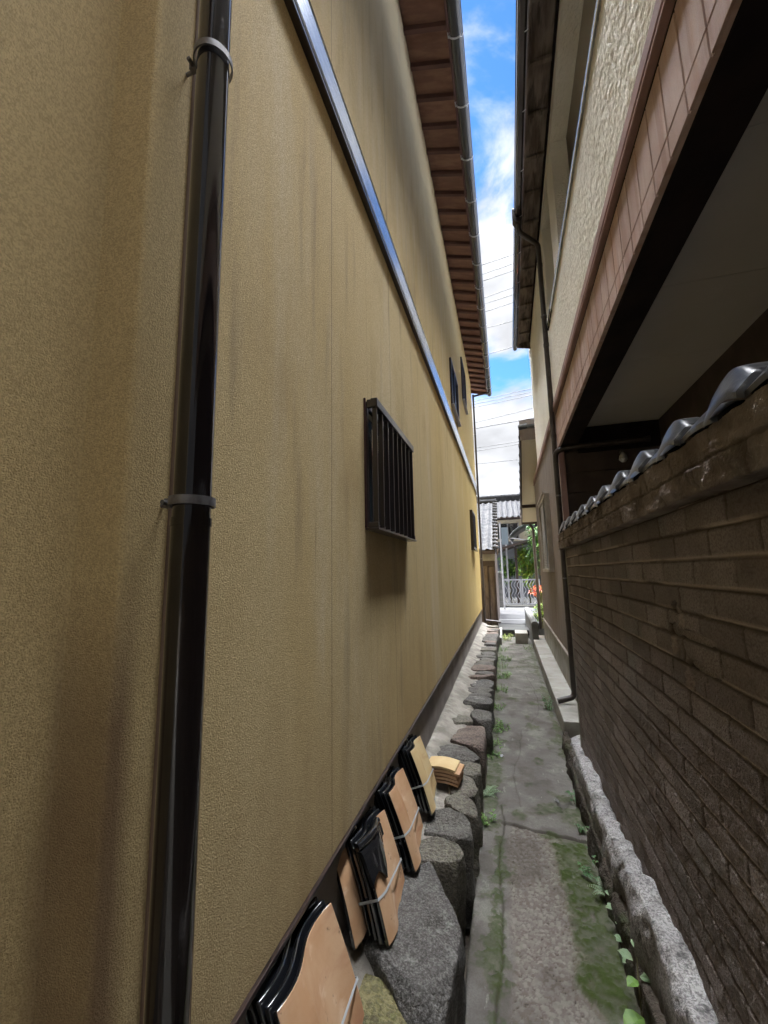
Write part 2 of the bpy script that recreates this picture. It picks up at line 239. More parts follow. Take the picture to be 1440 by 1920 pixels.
# ------------------------------------------------------------------ builders
class MB:
    def __init__(s): s.v = []; s.f = []; s.m = []; s.attr = {}
    def add(s, vs, fs, mi=0, M=None):
        b = len(s.v)
        s.v += [tuple(M @ Vector(v)) if M else tuple(v) for v in vs]; s.f += [tuple(b+i for i in f) for f in fs]; s.m += [mi]*len(fs); return s
    def box(s, x0, x1, y0, y1, z0, z1, mi=0, M=None):
        v = [(x0, y0, z0), (x1, y0, z0), (x1, y1, z0), (x0, y1, z0), (x0, y0, z1), (x1, y0, z1), (x1, y1, z1), (x0, y1, z1)]
        return s.add(v, [(0, 3, 2, 1), (4, 5, 6, 7), (0, 1, 5, 4), (1, 2, 6, 5), (2, 3, 7, 6), (3, 0, 4, 7)], mi, M)
    def prism(s, poly, axis, a, b, mi=0):
        """poly of 2-D points extruded along axis ('x': pts are (y,z); 'y': (x,z); 'z': (x,y))"""
        def P(p, t): return {'x': (t, p[0], p[1]), 'y': (p[0], t, p[1]), 'z': (p[0], p[1], t)}[axis]
        n = len(poly); v = [P(p, a) for p in poly]+[P(p, b) for p in poly]
        return s.add(v, [tuple(range(n)), tuple(range(2*n-1, n-1, -1))]+[(i, i+n, (i+1) % n+n, (i+1) % n) for i in range(n)], mi)
    def tube(s, pts, r, n=12, mi=0, cap=True):
        pts = [Vector(p) for p in pts]; rs = r if isinstance(r, (list, tuple)) else [r]*len(pts); vs = []
        t0 = (pts[1]-pts[0]).normalized(); a = Vector((0, 0, 1)) if abs(t0.z) < .9 else Vector((1, 0, 0)); u = t0.cross(a).normalized()
        for i, p in enumerate(pts):
            t = ((pts[min(i+1, len(pts)-1)]-p).normalized()+(p-pts[max(i-1, 0)]).normalized()).normalized() if 0 < i < len(pts)-1 else ((pts[1]-pts[0]) if i == 0 else (pts[-1]-pts[-2])).normalized()
            u = (u-t*u.dot(t)).normalized(); w = t.cross(u)
            vs += [p+(u*math.cos(2*math.pi*k/n)+w*math.sin(2*math.pi*k/n))*rs[i] for k in range(n)]
        fs = [(i*n+k, i*n+(k+1) % n, (i+1)*n+(k+1) % n, (i+1)*n+k) for i in range(len(pts)-1) for k in range(n)]
        if cap: fs += [tuple(range(n-1, -1, -1)), tuple(range((len(pts)-1)*n, len(pts)*n))]
        return s.add(vs, fs, mi)
    def build(s, name, mats, parent=None, smooth=False, bevel=0, world=False):
        me = bpy.data.meshes.new(name); me.from_pydata([tuple(v) for v in s.v], [], s.f)
        mats = mats if isinstance(mats, (list, tuple)) else [mats]
        for m in mats: me.materials.append(m)
        if len(mats) > 1: me.polygons.foreach_set('material_index', s.m)
        for k, a in s.attr.items():
            at = me.attributes.new(k, 'FLOAT', 'POINT'); at.data.foreach_set('value', a)
        me.update()
        bm = bmesh.new(); bm.from_mesh(me); bmesh.ops.recalc_face_normals(bm, faces=bm.faces) if len(bm.faces) < 20000 and not s.attr else None
        bm.to_mesh(me); bm.free()
        if smooth: me.polygons.foreach_set('use_smooth', [True]*len(me.polygons)); me.set_sharp_from_angle(angle=R(38)) if hasattr(me, 'set_sharp_from_angle') else None
        o = bpy.data.objects.new(name, me); COL.objects.link(o)
        if parent:
            o.parent = parent
            if world:
                pm = parent
                M = Matrix.Translation(pm.location) @ pm.rotation_euler.to_matrix().to_4x4(); o.matrix_parent_inverse = M.inverted()
        if bevel:
            b = o.modifiers.new('bevel', 'BEVEL'); b.width = bevel; b.segments = 2; b.limit_method = 'ANGLE'; b.angle_limit = R(40)
        return o
def tag(o, label=None, cat=None, group=None, kind=None):
    if label: o['label'] = label
    if cat: o['category'] = cat
    if group: o['group'] = group
    if kind: o['kind'] = kind
    return o
def thing(name, label, cat, loc=(0, 0, 0), rz=0, group=None):
    o = bpy.data.objects.new(name, None); COL.objects.link(o); o.location = loc; o.rotation_euler = (0, 0, rz); o.empty_display_size = .1
    return tag(o, label, cat, group)
def arc(c, r, a0, a1, n=8): return [(c[0]+r*math.cos(R(a0+(a1-a0)*i/n)), c[1]+r*math.sin(R(a0+(a1-a0)*i/n))) for i in range(n+1)]
def bend(pts, r=.05, n=6):
    """round the corners of a polyline"""
    pts = [Vector(p) for p in pts]; out = [pts[0]]
    for a, b, c in zip(pts, pts[1:], pts[2:]):
        d1 = (a-b).normalized(); d2 = (c-b).normalized()
        p0 = b+d1*r; p2 = b+d2*r
        for i in range(n+1):
            t = i/n; out.append(p0*(1-t)**2+b*2*t*(1-t)+p2*t*t)
    return out+[pts[-1]]
# vectorised value noise
_rt = np.random.RandomState(3).rand(8, 256, 256)
def vn(x, y, s=0):
    xi = np.floor(x).astype(int); yi = np.floor(y).astype(int); fx = x-xi; fy = y-yi; fx = fx*fx*(3-2*fx); fy = fy*fy*(3-2*fy)
    T = _rt[s % 8]; a = T[xi % 256, yi % 256]; b = T[(xi+1) % 256, yi % 256]; c = T[xi % 256, (yi+1) % 256]; d = T[(xi+1) % 256, (yi+1) % 256]
    return (a*(1-fx)+b*fx)*(1-fy)+(c*(1-fx)+d*fx)*fy
def fbm(x, y, o=4, s=0):
    v = 0; a = .5; t = 0
    for i in range(o): v = v+a*vn(x*2**i+17.3*i, y*2**i+5.1*i, s+i); t += a; a *= .5
    return v/t
def sstep(a, b, x): t = np.clip((x-a)/(b-a), 0, 1); return t*t*(3-2*t)
def gridmesh(name, P, mat_, parent=None, attr=None, flip=False, world=False):
    nu, nv = P.shape[:2]; idx = np.arange(nu*nv).reshape(nu, nv)
    q = np.stack([idx[:-1, :-1], idx[1:, :-1], idx[1:, 1:], idx[:-1, 1:]], -1).reshape(-1, 4)
    if flip: q = q[:, ::-1]
    me = bpy.data.meshes.new(name); me.vertices.add(nu*nv); me.vertices.foreach_set('co', P.reshape(-1).astype(np.float32))
    me.loops.add(q.size); me.loops.foreach_set('vertex_index', q.reshape(-1).astype(np.int32)); me.polygons.add(len(q))
    me.polygons.foreach_set('loop_start', np.arange(0, q.size, 4, dtype=np.int32)); me.update(calc_edges=True)
    me.polygons.foreach_set('use_smooth', np.ones(len(q), dtype=bool)); me.materials.append(mat_)
    for k, a in (attr or {}).items():
        at = me.attributes.new(k, 'FLOAT', 'POINT'); at.data.foreach_set('value', np.clip(a, 0, 1).reshape(-1).astype(np.float32))
    o = bpy.data.objects.new(name, me); COL.objects.link(o)
    if parent:
        o.parent = parent
        if world: o.matrix_parent_inverse = (Matrix.Translation(parent.location) @ parent.rotation_euler.to_matrix().to_4x4()).inverted()
    return o
def tile_roof(name, x0, x1, y0, y1, zf, mat_, parent, along='x', pitch=.27, course=.25, amp=.03, world=True):
    """wavy pantile sheet: zf(x,y) plane; rolls run along the slope; slope along `along`"""
    nx = max(2, int((x1-x0)/(.025 if along == 'y' else .05))); ny = max(2, int((y1-y0)/(.05 if along == 'y' else .025)))
    x = np.linspace(x0, x1, nx); y = np.linspace(y0, y1, ny); Xg, Yg = np.meshgrid(x, y, indexing='ij')
    c, s = (Xg, Yg) if along == 'y' else (Yg, Xg)
    ph = np.mod(c/pitch, 1); wave = amp*np.where(ph < .65, -np.sin(np.pi*ph/.65)*.5, np.sin(np.pi*(ph-.65)/.35))
    saw = np.mod(s/course, 1)
    Z = zf(Xg, Yg)+wave+.040*saw
    return gridmesh(name, np.stack([Xg, Yg, Z], -1), mat_, parent, world=world)

# ================================================================== GROUND
g = MB(); g.box(-60, 60, -20, 120, -.6, -.16); tag(g.build('ground', EARTH), kind='structure')

# path: broken concrete with aggregate and moss
def build_path():
    y = np.concatenate([np.arange(.3, 1.55, .012), np.arange(1.55, 3.0, .0045), np.arange(3.0, 4.5, .009), np.arange(4.5, 10.75, .03)]); x = np.arange(-.262, .47, .0045)
    Xg, Yg = np.meshgrid(x, y, indexing='ij')
    # left margin wanders
    edge = -.245+.018*(fbm(Yg*2.2, Yg*0+1, 3)-.5)*2
    lo = fbm(Xg*5, Yg*5, 4, 1); md = fbm(Xg*28, Yg*28, 4, 2); hi = fbm(Xg*95, Yg*95, 3, 4)
    Z = .02*(lo-.5)+.006*(md-.5)+.0025*(hi-.5)
    crack_y = 2.93+.10*np.clip((.15-Xg)/.3, 0, 1)+.05*(fbm(Xg*9, Xg*0+3, 3)-.5)
    slab = sstep(-.012, .012, Yg-crack_y)*sstep(-.15, -.11, Xg+.03*(fbm(Yg*6, Xg*0, 3)-.5))
    slab = np.where(Yg > 3.6, 1, slab)
    near = 1-slab
    ag = near*sstep(-.09, -.05, Xg+.05*(fbm(Yg*5, Xg*0+9, 3)-.5))*sstep(.24, .17, Xg-.08*np.clip(2.2-Yg, 0, 1)+.06*(fbm(Yg*5, Xg*0+5, 3)-.5)-.02)
    def pebbles(sc_, k):
        gx, gy = Xg*sc_, Yg*sc_; ix, iy = np.floor(gx).astype(int), np.floor(gy).astype(int); best = np.full(gx.shape, 9.); hv = np.zeros(gx.shape)
        for a in (-1, 0, 1):
            for c in (-1, 0, 1):
                jx, jy = (ix+a) % 256, (iy+c) % 256
                d_ = np.hypot(ix+a+_rt[k][jx, jy]-gx, iy+c+_rt[k+1][jx, jy]-gy)/(.55+.7*_rt[k+2][jx, jy]); m_ = d_ < best
                best = np.where(m_, d_, best); hv = np.where(m_, _rt[k+3][jx, jy], hv)
        return np.clip(1-best*1.25, 0, 1)**.6, hv
    pb1, hv1 = pebbles(62, 0); pb2, hv2 = pebbles(115, 3)
    cell = np.maximum(pb1, pb2*.7)
    Z += ag*(.008*(cell-.35)) + slab*.010
    Z -= .012*np.exp(-((Yg-crack_y)/.007)**2)*(Xg > -.12)
    c2 = Xg-(-.115+.03*(fbm(Yg*4, Xg*0+2, 4)-.5)*2)
    Z -= .010*np.exp(-(c2/.005)**2)*(Yg < 3.2)
    c3 = (Xg-.0)-.25*(fbm(Yg*1.1, Xg*0+12, 4)-.5)*2-.12
    Z -= .004*np.exp(-(c3/.004)**2)*(Yg > 3.2)
    cr4 = Yg-(4.62+.3*Xg+.06*(fbm(Xg*8, Xg*0+6, 3)-.5)); Z -= .007*np.exp(-(cr4/.006)**2)
    # sides fall away
    Z -= .10*sstep(.0, -.02, Xg-edge)+.02*sstep(.40, .46, Xg)
    n = fbm(Xg*6.5, Yg*6.5, 4, 3); n2 = fbm(Xg*40, Yg*40, 3, 2)
    mossL = sstep(.50, .66, n*.9+.26*np.exp(-((Xg+.125+.03*(fbm(Yg*4, Xg*0+4, 3)-.5))/.035)**2)-.30*(n2-.5)*2-.10)*(Yg < 3.2)
    mossL = mossL*sstep(.0, -.05, Xg+.02)
    mossR = 1.25*sstep(.15, .20, Xg-.10*np.clip(2.25-Yg, 0, .6)+.05*(n-.5)*2)*sstep(2.95, 2.86, Yg+.1*(n-.5))*sstep(.50, .62, n*.5+.45-.3*(n2-.5)*2*.4)*sstep(.40, .34, Xg)
    mossF = sstep(.60, .75, n+.35*np.exp(-((Xg+.20)/.05)**2)+.25*np.exp(-((Xg-.40)/.04)**2))*.7*(Yg > 2.9)
    moss = np.clip(mossL*.85+mossR*.95+mossF, 0, 1)*np.clip(.35+1.3*fbm(Xg*16, Yg*16, 4, 5)*1.0, 0, 1)*(.55+.45*sstep(.3, .6, n2))
    Z += moss*(.004+.010*(n2-.3)*(n2 > .3)+.004*hi)
    stones = np.where(pb1 > pb2*.7, hv1, hv2)*sstep(.3, .55, cell)*ag
    dark = np.clip(sstep(.50, .70, lo)*.45+.8*np.exp(-((Yg-crack_y)/.010)**2)*(Xg > -.12)+.8*np.exp(-(c2/.006)**2)*(Yg < 3.2)+.3*np.exp(-(c3/.005)**2)*(Yg > 3.2)+.5*np.exp(-(cr4/.008)**2)+sstep(.25, .05, cell)*ag*.8+.8*sstep(-.225, -.255, Xg), 0, 1)
    P = np.stack([Xg, Yg, Z], -1)
    m = mat('worn_path_concrete', (.138, .13, .117), (.10, .093, .084), vs=4, rough=.92, spec=.25, bump=.5, bs=170, bdet=5, bdist=.004,
            streak=[((.24, .23, .205), 3, (1, 1, 1), .5, .68, .6), ((.11, .10, .088), 2.0, (1, .6, 1), .5, .7, .6), ((.33, .32, .29), 9, (2.5, .8, 1), .62, .72, .5)], fine=[((.08, .072, .062), 130, .35)],
            attr=[('aggregate', (.115, .098, .082)), ('stones', (.20, .185, .165)), ('dark', (.045, .038, .030)), ('moss', (.038, .056, .012))])
    o = gridmesh('path', P, m, attr={'aggregate': ag, 'stones': stones, 'dark': dark, 'moss': moss}); tag(o, kind='structure')
    b = MB(); b.box(-.245, .46, -7, .299, -.16, .0); b.build('path_extension', CONC, o)
    b = MB(); b.box(-.235, .45, .3, 10.72, -.16, -.035); b.build('path_bed', EARTH, o)
build_path()

# street at the end of the path
s = MB(); s.box(-14, 14, 12.6, 18.1, -.15, .10); tag(s.build('street', ASPH), kind='structure')
s = MB(); s.box(-14, 14, 13.55, 13.70, .101, .104); s.box(-14, 14, 17.3, 17.42, .101, .104); tag(s.build('road_marking', PAINT), kind='structure')
s = MB(); s.box(-14, -.28, 12.3, 12.597, -.15, .16); s.box(.46, 14, 12.3, 12.597, -.15, .16); tag(s.build('street_kerb', FCONC, bevel=.01), kind='structure')
s = MB(); s.box(-.6, .46, 11.35, 12.597, -.15, .085); tag(s.build('pavement', FCONC), kind='structure')
s = MB(); s.box(-14, 14, 18.1, 40, -.15, .13); tag(s.build('far_pavement', FCONC), kind='structure')

# ================================================================== LEFT HOUSE
LH = thing('ochre_house', 'long ochre stucco house on the left with dark downpipes and red-brown eaves', 'house', (-.62, .5, -.16))
WX = -.62; Y1 = 10.95
def lp(mb, name, m, **k): return mb.build(name, m, LH, world=True, **k)
b = MB(); r = .012
rx = -.727
plan = [(WX, Y1)]+[(WX-r+r*math.cos(a), .552+r-r*math.sin(a)) for a in np.linspace(0, math.pi/2, 6)]+[(rx+.02, .552), (rx+.006, .549), (rx, .535), (rx, -7), (-5.5, -7), (-5.5, Y1)]
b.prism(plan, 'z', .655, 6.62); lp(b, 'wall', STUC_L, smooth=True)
b = MB(); b.prism([(WX-.018, Y1-.015), (WX-.018, .57), (rx-.018, .57), (rx-.018, -6.98), (-5.4, -6.98), (-5.4, Y1-.015)], 'z', -.16, .655); lp(b, 'foundation', FOUND)
b = MB(); b.box(WX-.016, WX+.010, .565, Y1, .640, .653); lp(b, 'drip_edge', DARKMET, bevel=.002)
b = MB(); b.tube([(WX+.001, .656, .66), (WX+.001, .656, 6.5)], .0075, 10); lp(b, 'sealant_joint', mat('brown_sealant', (.19, .125, .085), rough=.6), smooth=True)
b = MB()
zb, zt = 3.57, 3.79
b.prism([(WX-.01, zb), (WX+.032, zb+.004), (WX+.034, zb+.02), (WX+.028, zb+.024), (WX+.024, zt-.03), (WX+.028, zt-.02), (WX+.02, zt), (WX-.01, zt+.012)], 'y', .553, Y1-.01)
lp(b, 'flashing_band', FLASH)
b = MB(); b.box(WX-.005, WX+.030, .553, Y1-.01, zb-.014, zb+.002); lp(b, 'band_shadow_trim', DARKMET)

# eaves: rafters, boards, fascia, roof
ZW = 6.60; sl_ = .09/.5
def zs(x): return ZW+.03-(x-WX)*.30     # underside of boards
YE0, YE1 = -2.5, 11.35
b = MB(); b.prism([(WX-.05, zs(WX-.05)+.0), (-.215, zs(-.215)), (-.215, zs(-.215)+.02), (WX-.05, zs(WX-.05)+.02)], 'y', YE0, YE1); lp(b, 'soffit_boarding', SOFF)
yr = 3.152-.2945*18; k = 0
while yr < YE1:
    if yr > YE0:
        b = MB(); q = zs(WX-.03); q2 = zs(-.232)
        b.prism([(WX-.03, q-.055), (-.232, q2-.05), (-.232, q2-.001), (WX-.03, q-.001)], 'y', yr-.02, yr+.02); lp(b, 'rafter', RAFT, bevel=.002)
    yr += .2945
b = MB(); b.box(-.229, -.209, YE0, YE1, zs(-.215)-.05, zs(-.215)+.04); lp(b, 'fascia', RAFT)
b = MB(); b.prism([(WX-.03, zs(WX)-.09), (-.205, zs(-.205)-.075), (-.205, zs(-.205)+.06), (WX-.03, zs(WX)+.07)], 'y', YE1+.001, YE1+.026); lp(b, 'bargeboard', RAFT)
b = MB(); b.prism([(-.18, zs(-.18)+.035), (-.18, zs(-.18)+.065), (-4.0, ZW+1.15), (-7.0, ZW+.1), (-7.0, ZW+.0), (-4.0, ZW+1.06), (-.6, zs(-.6)+.03)], 'y', YE0, YE1+.05); lp(b, 'roof', ROOFD)
ty = YE0; et = None
while ty < YE1:
    if et is None:
        b = MB(); b.prism([(p[0], p[1]) for p in arc((.13, 0), .06, 0, 180, 8)]+[(.07, -.012), (.19, -.012)], 'x', 0, .055); et = b.build('eave_tile', ROOFD, LH, smooth=True); e_ = et
    else:
        e_ = et.copy(); COL.objects.link(e_); e_.parent = LH
    e_.location = Vector((-.222, ty, zs(-.17)+.07))-LH.location; ty += .2945
# half-round gutter + hooks
GXc, GZc, GR = -.150, 6.435, .058
def half(rr): return [(GXc+rr*math.cos(R(a)), GZc+rr*math.sin(R(a))) for a in np.linspace(180, 360, 17)]
b = MB(); b.prism(half(GR)+list(reversed(half(GR-.004))), 'y', YE0, YE1+.02)
b.tube([(GXc+GR, YE0, GZc+.003), (GXc+GR, YE1+.02, GZc+.003)], .0065, 8); lp(b, 'gutter', GUT, smooth=True)
yh = 3.193-.589*9
while yh < YE1:
    b = MB(); hp = [(-.225, yh, GZc+.05), (-.222, yh, GZc-.03)]+[(GXc+(GR+.006)*math.cos(R(a)), yh, GZc+(GR+.006)*math.sin(R(a))) for a in np.linspace(195, 300, 9)]
    b.tube(hp, .0075, 6); 
    hp2 = [(GXc+(GR+.006)*math.cos(R(300)), yh, GZc+(GR+.006)*math.sin(R(300))), (GXc+.05, yh+.02, GZc-.035), (GXc+GR+.004, yh+.028, GZc+.006)]
    b.tube(hp2, .006, 6)
    lp(b, 'gutter_hook', BRACKL, smooth=True); yh += .589
# near downpipe
PX_, PY_ = -.55, .632
b = MB(); b.tube([(PX_, PY_, .1), (PX_, PY_, 1.69)], .034, 40); b.tube([(PX_, PY_, 1.69), (PX_, PY_, 1.705)], .0355, 40); b.tube([(PX_, PY_, 1.705), (PX_, PY_, 6.3)], .033, 40)
dp = lp(b, 'downpipe', PIPE, smooth=True)
def bracket(x, y, z, wx, parent, rr=.037, m=BRACK, world=True):
    b = MB(); n = 36; vs = []
    for k in range(n):
        c, s_ = math.cos(2*math.pi*k/n), math.sin(2*math.pi*k/n)
        for r_, z_ in ((rr, -.008), (rr+.003, -.008), (rr+.003, .008), (rr, .008)): vs.append((x+r_*c, y+r_*s_, z+z_))
    b.add(vs, [(4*k+j, 4*k+(j+1) % 4, 4*((k+1) % n)+(j+1) % 4, 4*((k+1) % n)+j) for k in range(n) for j in range(4)])
    b.tube([(x-rr, y, z), (wx, y, z-.002)], .004, 8)
    b.box(x-rr-.016, x-rr+.0, y-.012, y-.004, z-.009, z+.009); b.tube([(x-rr-.008, y-.024, z), (x-rr-.008, y+.004, z)], .005, 6)
    return b.build('pipe_bracket', m, parent, smooth=True, world=world)
for z in (.83, 1.735, 2.71, 3.6, 4.4, 5.3): bracket(PX_, PY_, z, WX, dp, .0375)
# far downpipe at the house end
b = MB(); b.tube(bend([(-.575, 10.98, 6.32), (-.575, 10.98, .37), (-.18, 10.98, .33)], .05), .026, 14); fdp = lp(b, 'downpipe', PIPE2, smooth=True)
for z in (1.9, 2.9, 4.0, 5.2): bracket(-.575, 10.98, z, WX, fdp, .028)
b = MB(); b.tube(bend([(GXc, 10.98, GZc-.05), (GXc, 10.98, GZc-.11), (-.575, 10.98, GZc-.16), (-.575, 10.98, 6.2)], .04), .026, 14); lp(b, 'downpipe_elbow', PIPE2, smooth=True)

# grille window
def grille_window(y0, y1, z0, z1, proj, nb, hood=True):
    w = MB(); t = .028
    w.box(WX-.05, WX+.012, y0, y0+t, z0, z1); w.box(WX-.05, WX+.012, y1-t, y1, z0, z1); w.box(WX-.05, WX+.012, y0+t, y1-t, z1-t, z1); w.box(WX-.05, WX+.012, y0+t, y1-t, z0, z0+t)
    o = lp(w, 'window', DARKMET, bevel=.002)
    p = MB(); p.box(WX-.004, WX+.002, y0+t, y1-t, z0+t, z1-t)
    p.build('pane', GLASS, o, world=True).matrix_parent_inverse = (Matrix.Translation(LH.location)).inverted() if False else Matrix()
    gm = MB(); xf = WX+proj
    gm.box(WX+.013, xf, y0-.004, y0+.016, z1-.035, z1+.006); gm.box(WX+.013, xf, y0-.004, y0+.016, z0-.006, z0+.02)
    gm.box(WX+.013, xf, y1-.018, y1-.002, z1-.035, z1+.006); gm.box(WX+.013, xf, y1-.018, y1-.002, z0-.006, z0+.02)
    n = nb; span = (y1-y0-.03)
    for i in range(n):
        yy = y0+.012+span*i/(n-1); gm.box(xf-.026, xf-.002, yy-.006, yy+.006, z0+.004, z1-.032)
    gm.build('grille', BAR, o, bevel=.0025).matrix_parent_inverse = Matrix()
    tr = MB(); tr.box(xf-.03, xf+.004, y0-.006, y1+.002, z1-.032, z1+.010); tr.build('top_rail', BAR, o, bevel=.003).matrix_parent_inverse = Matrix()
    br = MB(); br.box(WX+.001, xf+.004, y0-.010, y1+.016, z0-.016, z0-.007); br.build('sill', DARKMET, o, bevel=.002).matrix_parent_inverse = Matrix()
    sd_ = MB(); sd_.box(WX+.0005, WX+.010, y0-.014, y0-.005, z0-.006, z1+.012); sd_.build('side_flashing', mat('oxide_red_trim', (.05, .02, .018), rough=.5) if 'oxide_red_trim' not in MATS else MATS['oxide_red_trim'], o).matrix_parent_inverse = Matrix()
    return o
grille_window(1.849, 2.69, 1.815, 2.435, .063, 9)
# far lower window: shuttered bronze box
def box_window(y0, y1, z0, z1, proj):
    w = MB(); w.box(WX-.02, WX+proj, y0, y1, z0, z1); o = lp(w, 'window', DARKMET, bevel=.004)
    p = MB(); p.box(WX+proj-.001, WX+proj+.006, y0+.05, y1-.05, z0+.05, z1-.05); p.build('screen', DKWOOD, o, bevel=.002)
    s_ = MB(); s_.box(WX, WX+proj+.02, y0-.01, y1+.02, z0-.018, z0-.001); s_.build('sill', DARKMET, o)
box_window(8.32, 9.15, 2.02, 2.80, .055)
def frame_window(y0, y1, z0, z1):
    w = MB(); t = .035; xo = WX+.03
    w.box(WX-.04, xo, y0, y0+t, z0, z1); w.box(WX-.04, xo, y1-t, y1, z0, z1); w.box(WX-.04, xo, y0+t, y1-t, z1-t, z1); w.box(WX-.04, xo, y0+t, y1-t, z0, z0+t)
    o = lp(w, 'window', DARKMET, bevel=.003)
    m_ = MB(); ym = (y0+y1)/2; m_.box(WX+.003, xo-.006, ym-.02, ym+.02, z0+t, z1-t); m_.build('mullion', DARKMET, o)
    p = MB(); p.box(WX-.002, WX+.002, y0+t, y1-t, z0+t, z1-t); p.build('pane', GLASS, o)
    s_ = MB(); s_.box(WX, WX+.05, y0-.015, y1+.015, z0-.02, z0-.001); s_.build('sill', GREYF, o)
frame_window(5.80, 6.75, 4.00, 4.72)
frame_window(7.85, 8.65, 4.92, 5.80)

# ================================================================== RIGHT HOUSE (own frame: x into the house, y along the alley)
RH = thing('cream_house', 'cream stucco upper storey over pinkish brown siding with dark carport recess on the right', 'house', (.62, 0, -.16), -math.atan(.0103))
ZO = .16
class RB(MB):
    pass
def rp(mb, name, m, par=None, **k):
    mb.v = [(v[0], v[1], v[2]+ZO) for v in mb.v]; return mb.build(name, m, par or RH, **k)
# lower wall (brown boards) and its foundation
YA, YB = 5.06, 8.42; ZT = 3.50
b = MB(); b.box(0, .12, YA, 9.5, .60, ZT-.1)
n = 0; yy = YA
while yy < 9.48:
    b.box(-.009, -.0005, yy+.004, min(yy+.108, 9.5), .602, ZT-.101); yy += .118
rp(b, 'board_wall', BRSID)
b = MB(); b.box(-.022, .10, YA, 9.5, -.1, .575); rp(b, 'foundation', CONC)
b = MB(); b.box(-.034, .02, YA, 9.5, .578, .602); rp(b, 'base_flashing', GREYF, bevel=.003)
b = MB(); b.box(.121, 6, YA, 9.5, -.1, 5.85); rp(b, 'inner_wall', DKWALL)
# corner post + carport end wall
b = MB(); b.box(-.012, .05, YA-.055, YA-.002, .0, 3.0); rp(b, 'corner_trim', TRIMP, bevel=.003)
b = MB()
for i in range(13): b.box(.052, 1.1, YA-.02-.004*(i % 2), YA-.003, .1+i*.235, .1+i*.235+.229)
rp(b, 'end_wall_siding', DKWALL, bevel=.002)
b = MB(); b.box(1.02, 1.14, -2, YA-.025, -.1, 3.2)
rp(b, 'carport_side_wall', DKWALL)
b = MB()
for i in range(8): b.box(.19, 1.019, -2.0+i*.91, min(-2.0+i*.91+.906, YA-.026), 3.19, 3.22)
rp(b, 'carport_ceiling', CEIL)
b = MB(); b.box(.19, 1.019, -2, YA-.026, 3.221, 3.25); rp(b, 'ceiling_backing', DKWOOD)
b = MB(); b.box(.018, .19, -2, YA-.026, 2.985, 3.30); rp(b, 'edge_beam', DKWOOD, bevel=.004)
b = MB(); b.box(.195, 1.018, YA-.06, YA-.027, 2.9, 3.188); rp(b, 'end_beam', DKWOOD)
b = MB(); b.box(-.14, 1.1, -2, YA-.06, -.10, .06); rp(b, 'carport_floor', CONC)
# siding band on the overhang, two courses of boards
b = MB(); b.box(.0, .017, -2, YA-.001, 2.99, 3.38)
yy = -2.0
while yy < YA-.02:
    y2 = min(yy+.148, YA-.002)
    b.box(-.008, -.0005, yy+.005, y2-.001, 3.087, 3.375); b.box(-.009, -.0005, yy+.005, y2-.001, 2.988, 3.077); yy += .151
rp(b, 'siding_band', PINK, bevel=.0015)
b = MB(); b.box(-.028, -.0005, -2, YB+1.05, 3.455, 3.52); b.box(-.016, -.0005, -2, YB+1.05, 3.425, 3.452); b.box(-.034, -.0005, -2, YB+1.05, 3.405, 3.420); rp(b, 'band_trim', TRIMP, bevel=.003)
b = MB(); b.box(.002, .1, -2, YB+1.05, 3.381, 3.53); rp(b, 'trim_backing', DKWOOD)
# stucco storey
ZF = 4.44
def stucco_relief(name, y0, y1, z0, z1, step):
    y = np.arange(y0, y1+step*.5, step); z = np.linspace(z0, z1, int((z1-z0)/step)+1); Yg, Zg = np.meshgrid(y, z, indexing='ij')
    a = Yg*48+1.6*(fbm(Yg*14, Zg*14, 3, 1)-.5); c = Zg*95+2.2*(fbm(Yg*16+7, Zg*16, 3, 2)-.5)
    n = vn(a, c, 3)*.65+vn(a*1.9, c*1.9, 5)*.35
    H = .0050*sstep(.25, .72, n)+.0015*(fbm(Yg*90, Zg*90, 2, 4)-.5)
    X_ = -.006-H; X_[0, :] = .01; X_[-1, :] = .01
    return gridmesh(name, np.stack([X_, Yg, Zg+ZO], -1), STUC_R, RH)
b = MB(); b.box(-.003, .13, -2, 4.93, 3.5305, ZF); bp_ = rp(b, 'balcony_parapet', STUC_R); stucco_relief('stucco_relief', -1.2, 4.93, 3.5305, ZF-.002, .009).parent = bp_
b = MB(); b.box(-.003, .13, 4.932, 8.2, 3.5305, 5.72); sw_ = rp(b, 'stucco_wall', STUC_R); stucco_relief('stucco_relief', 4.932, 8.2, 3.5305, 5.72, .014).parent = sw_
b = MB(); b.prism([(-.03, ZF-.022), (-.026, ZF-.024), (-.022, ZF+.003), (.15, ZF+.006), (.15, ZF+.014), (-.03, ZF+.012)], 'y', -2, 4.928); rp(b, 'parapet_flashing', FLASH)
b = MB(); b.box(-.035, -.008, 4.60, 4.99, 4.425, 4.455); rp(b, 'flashing_end_cap', DKWOOD)
b = MB(); b.box(-.004, .145, -2, 8.2, 5.722, 5.84); rp(b, 'header_beam', STUC_R2)
b = MB(); b.box(-.016, -.005, -2, 8.2, 5.716, 5.86); rp(b, 'frieze_board', CREAM, bevel=.002)
b = MB(); b.box(-.004, .145, 3.84, 4.24, ZF+.016, 5.7215); rp(b, 'balcony_pillar', STUC_R2)
b = MB(); b.box(1.0, 1.1, -2, 4.93, 3.6, 5.9); b.box(.1456, 1.0, -2, 4.93, 5.74, 5.80); rp(b, 'balcony_back_wall', BEIGE)
b = MB(); b.box(.131, .999, -2, 4.93, 3.45, 3.6); rp(b, 'balcony_floor', CONC)
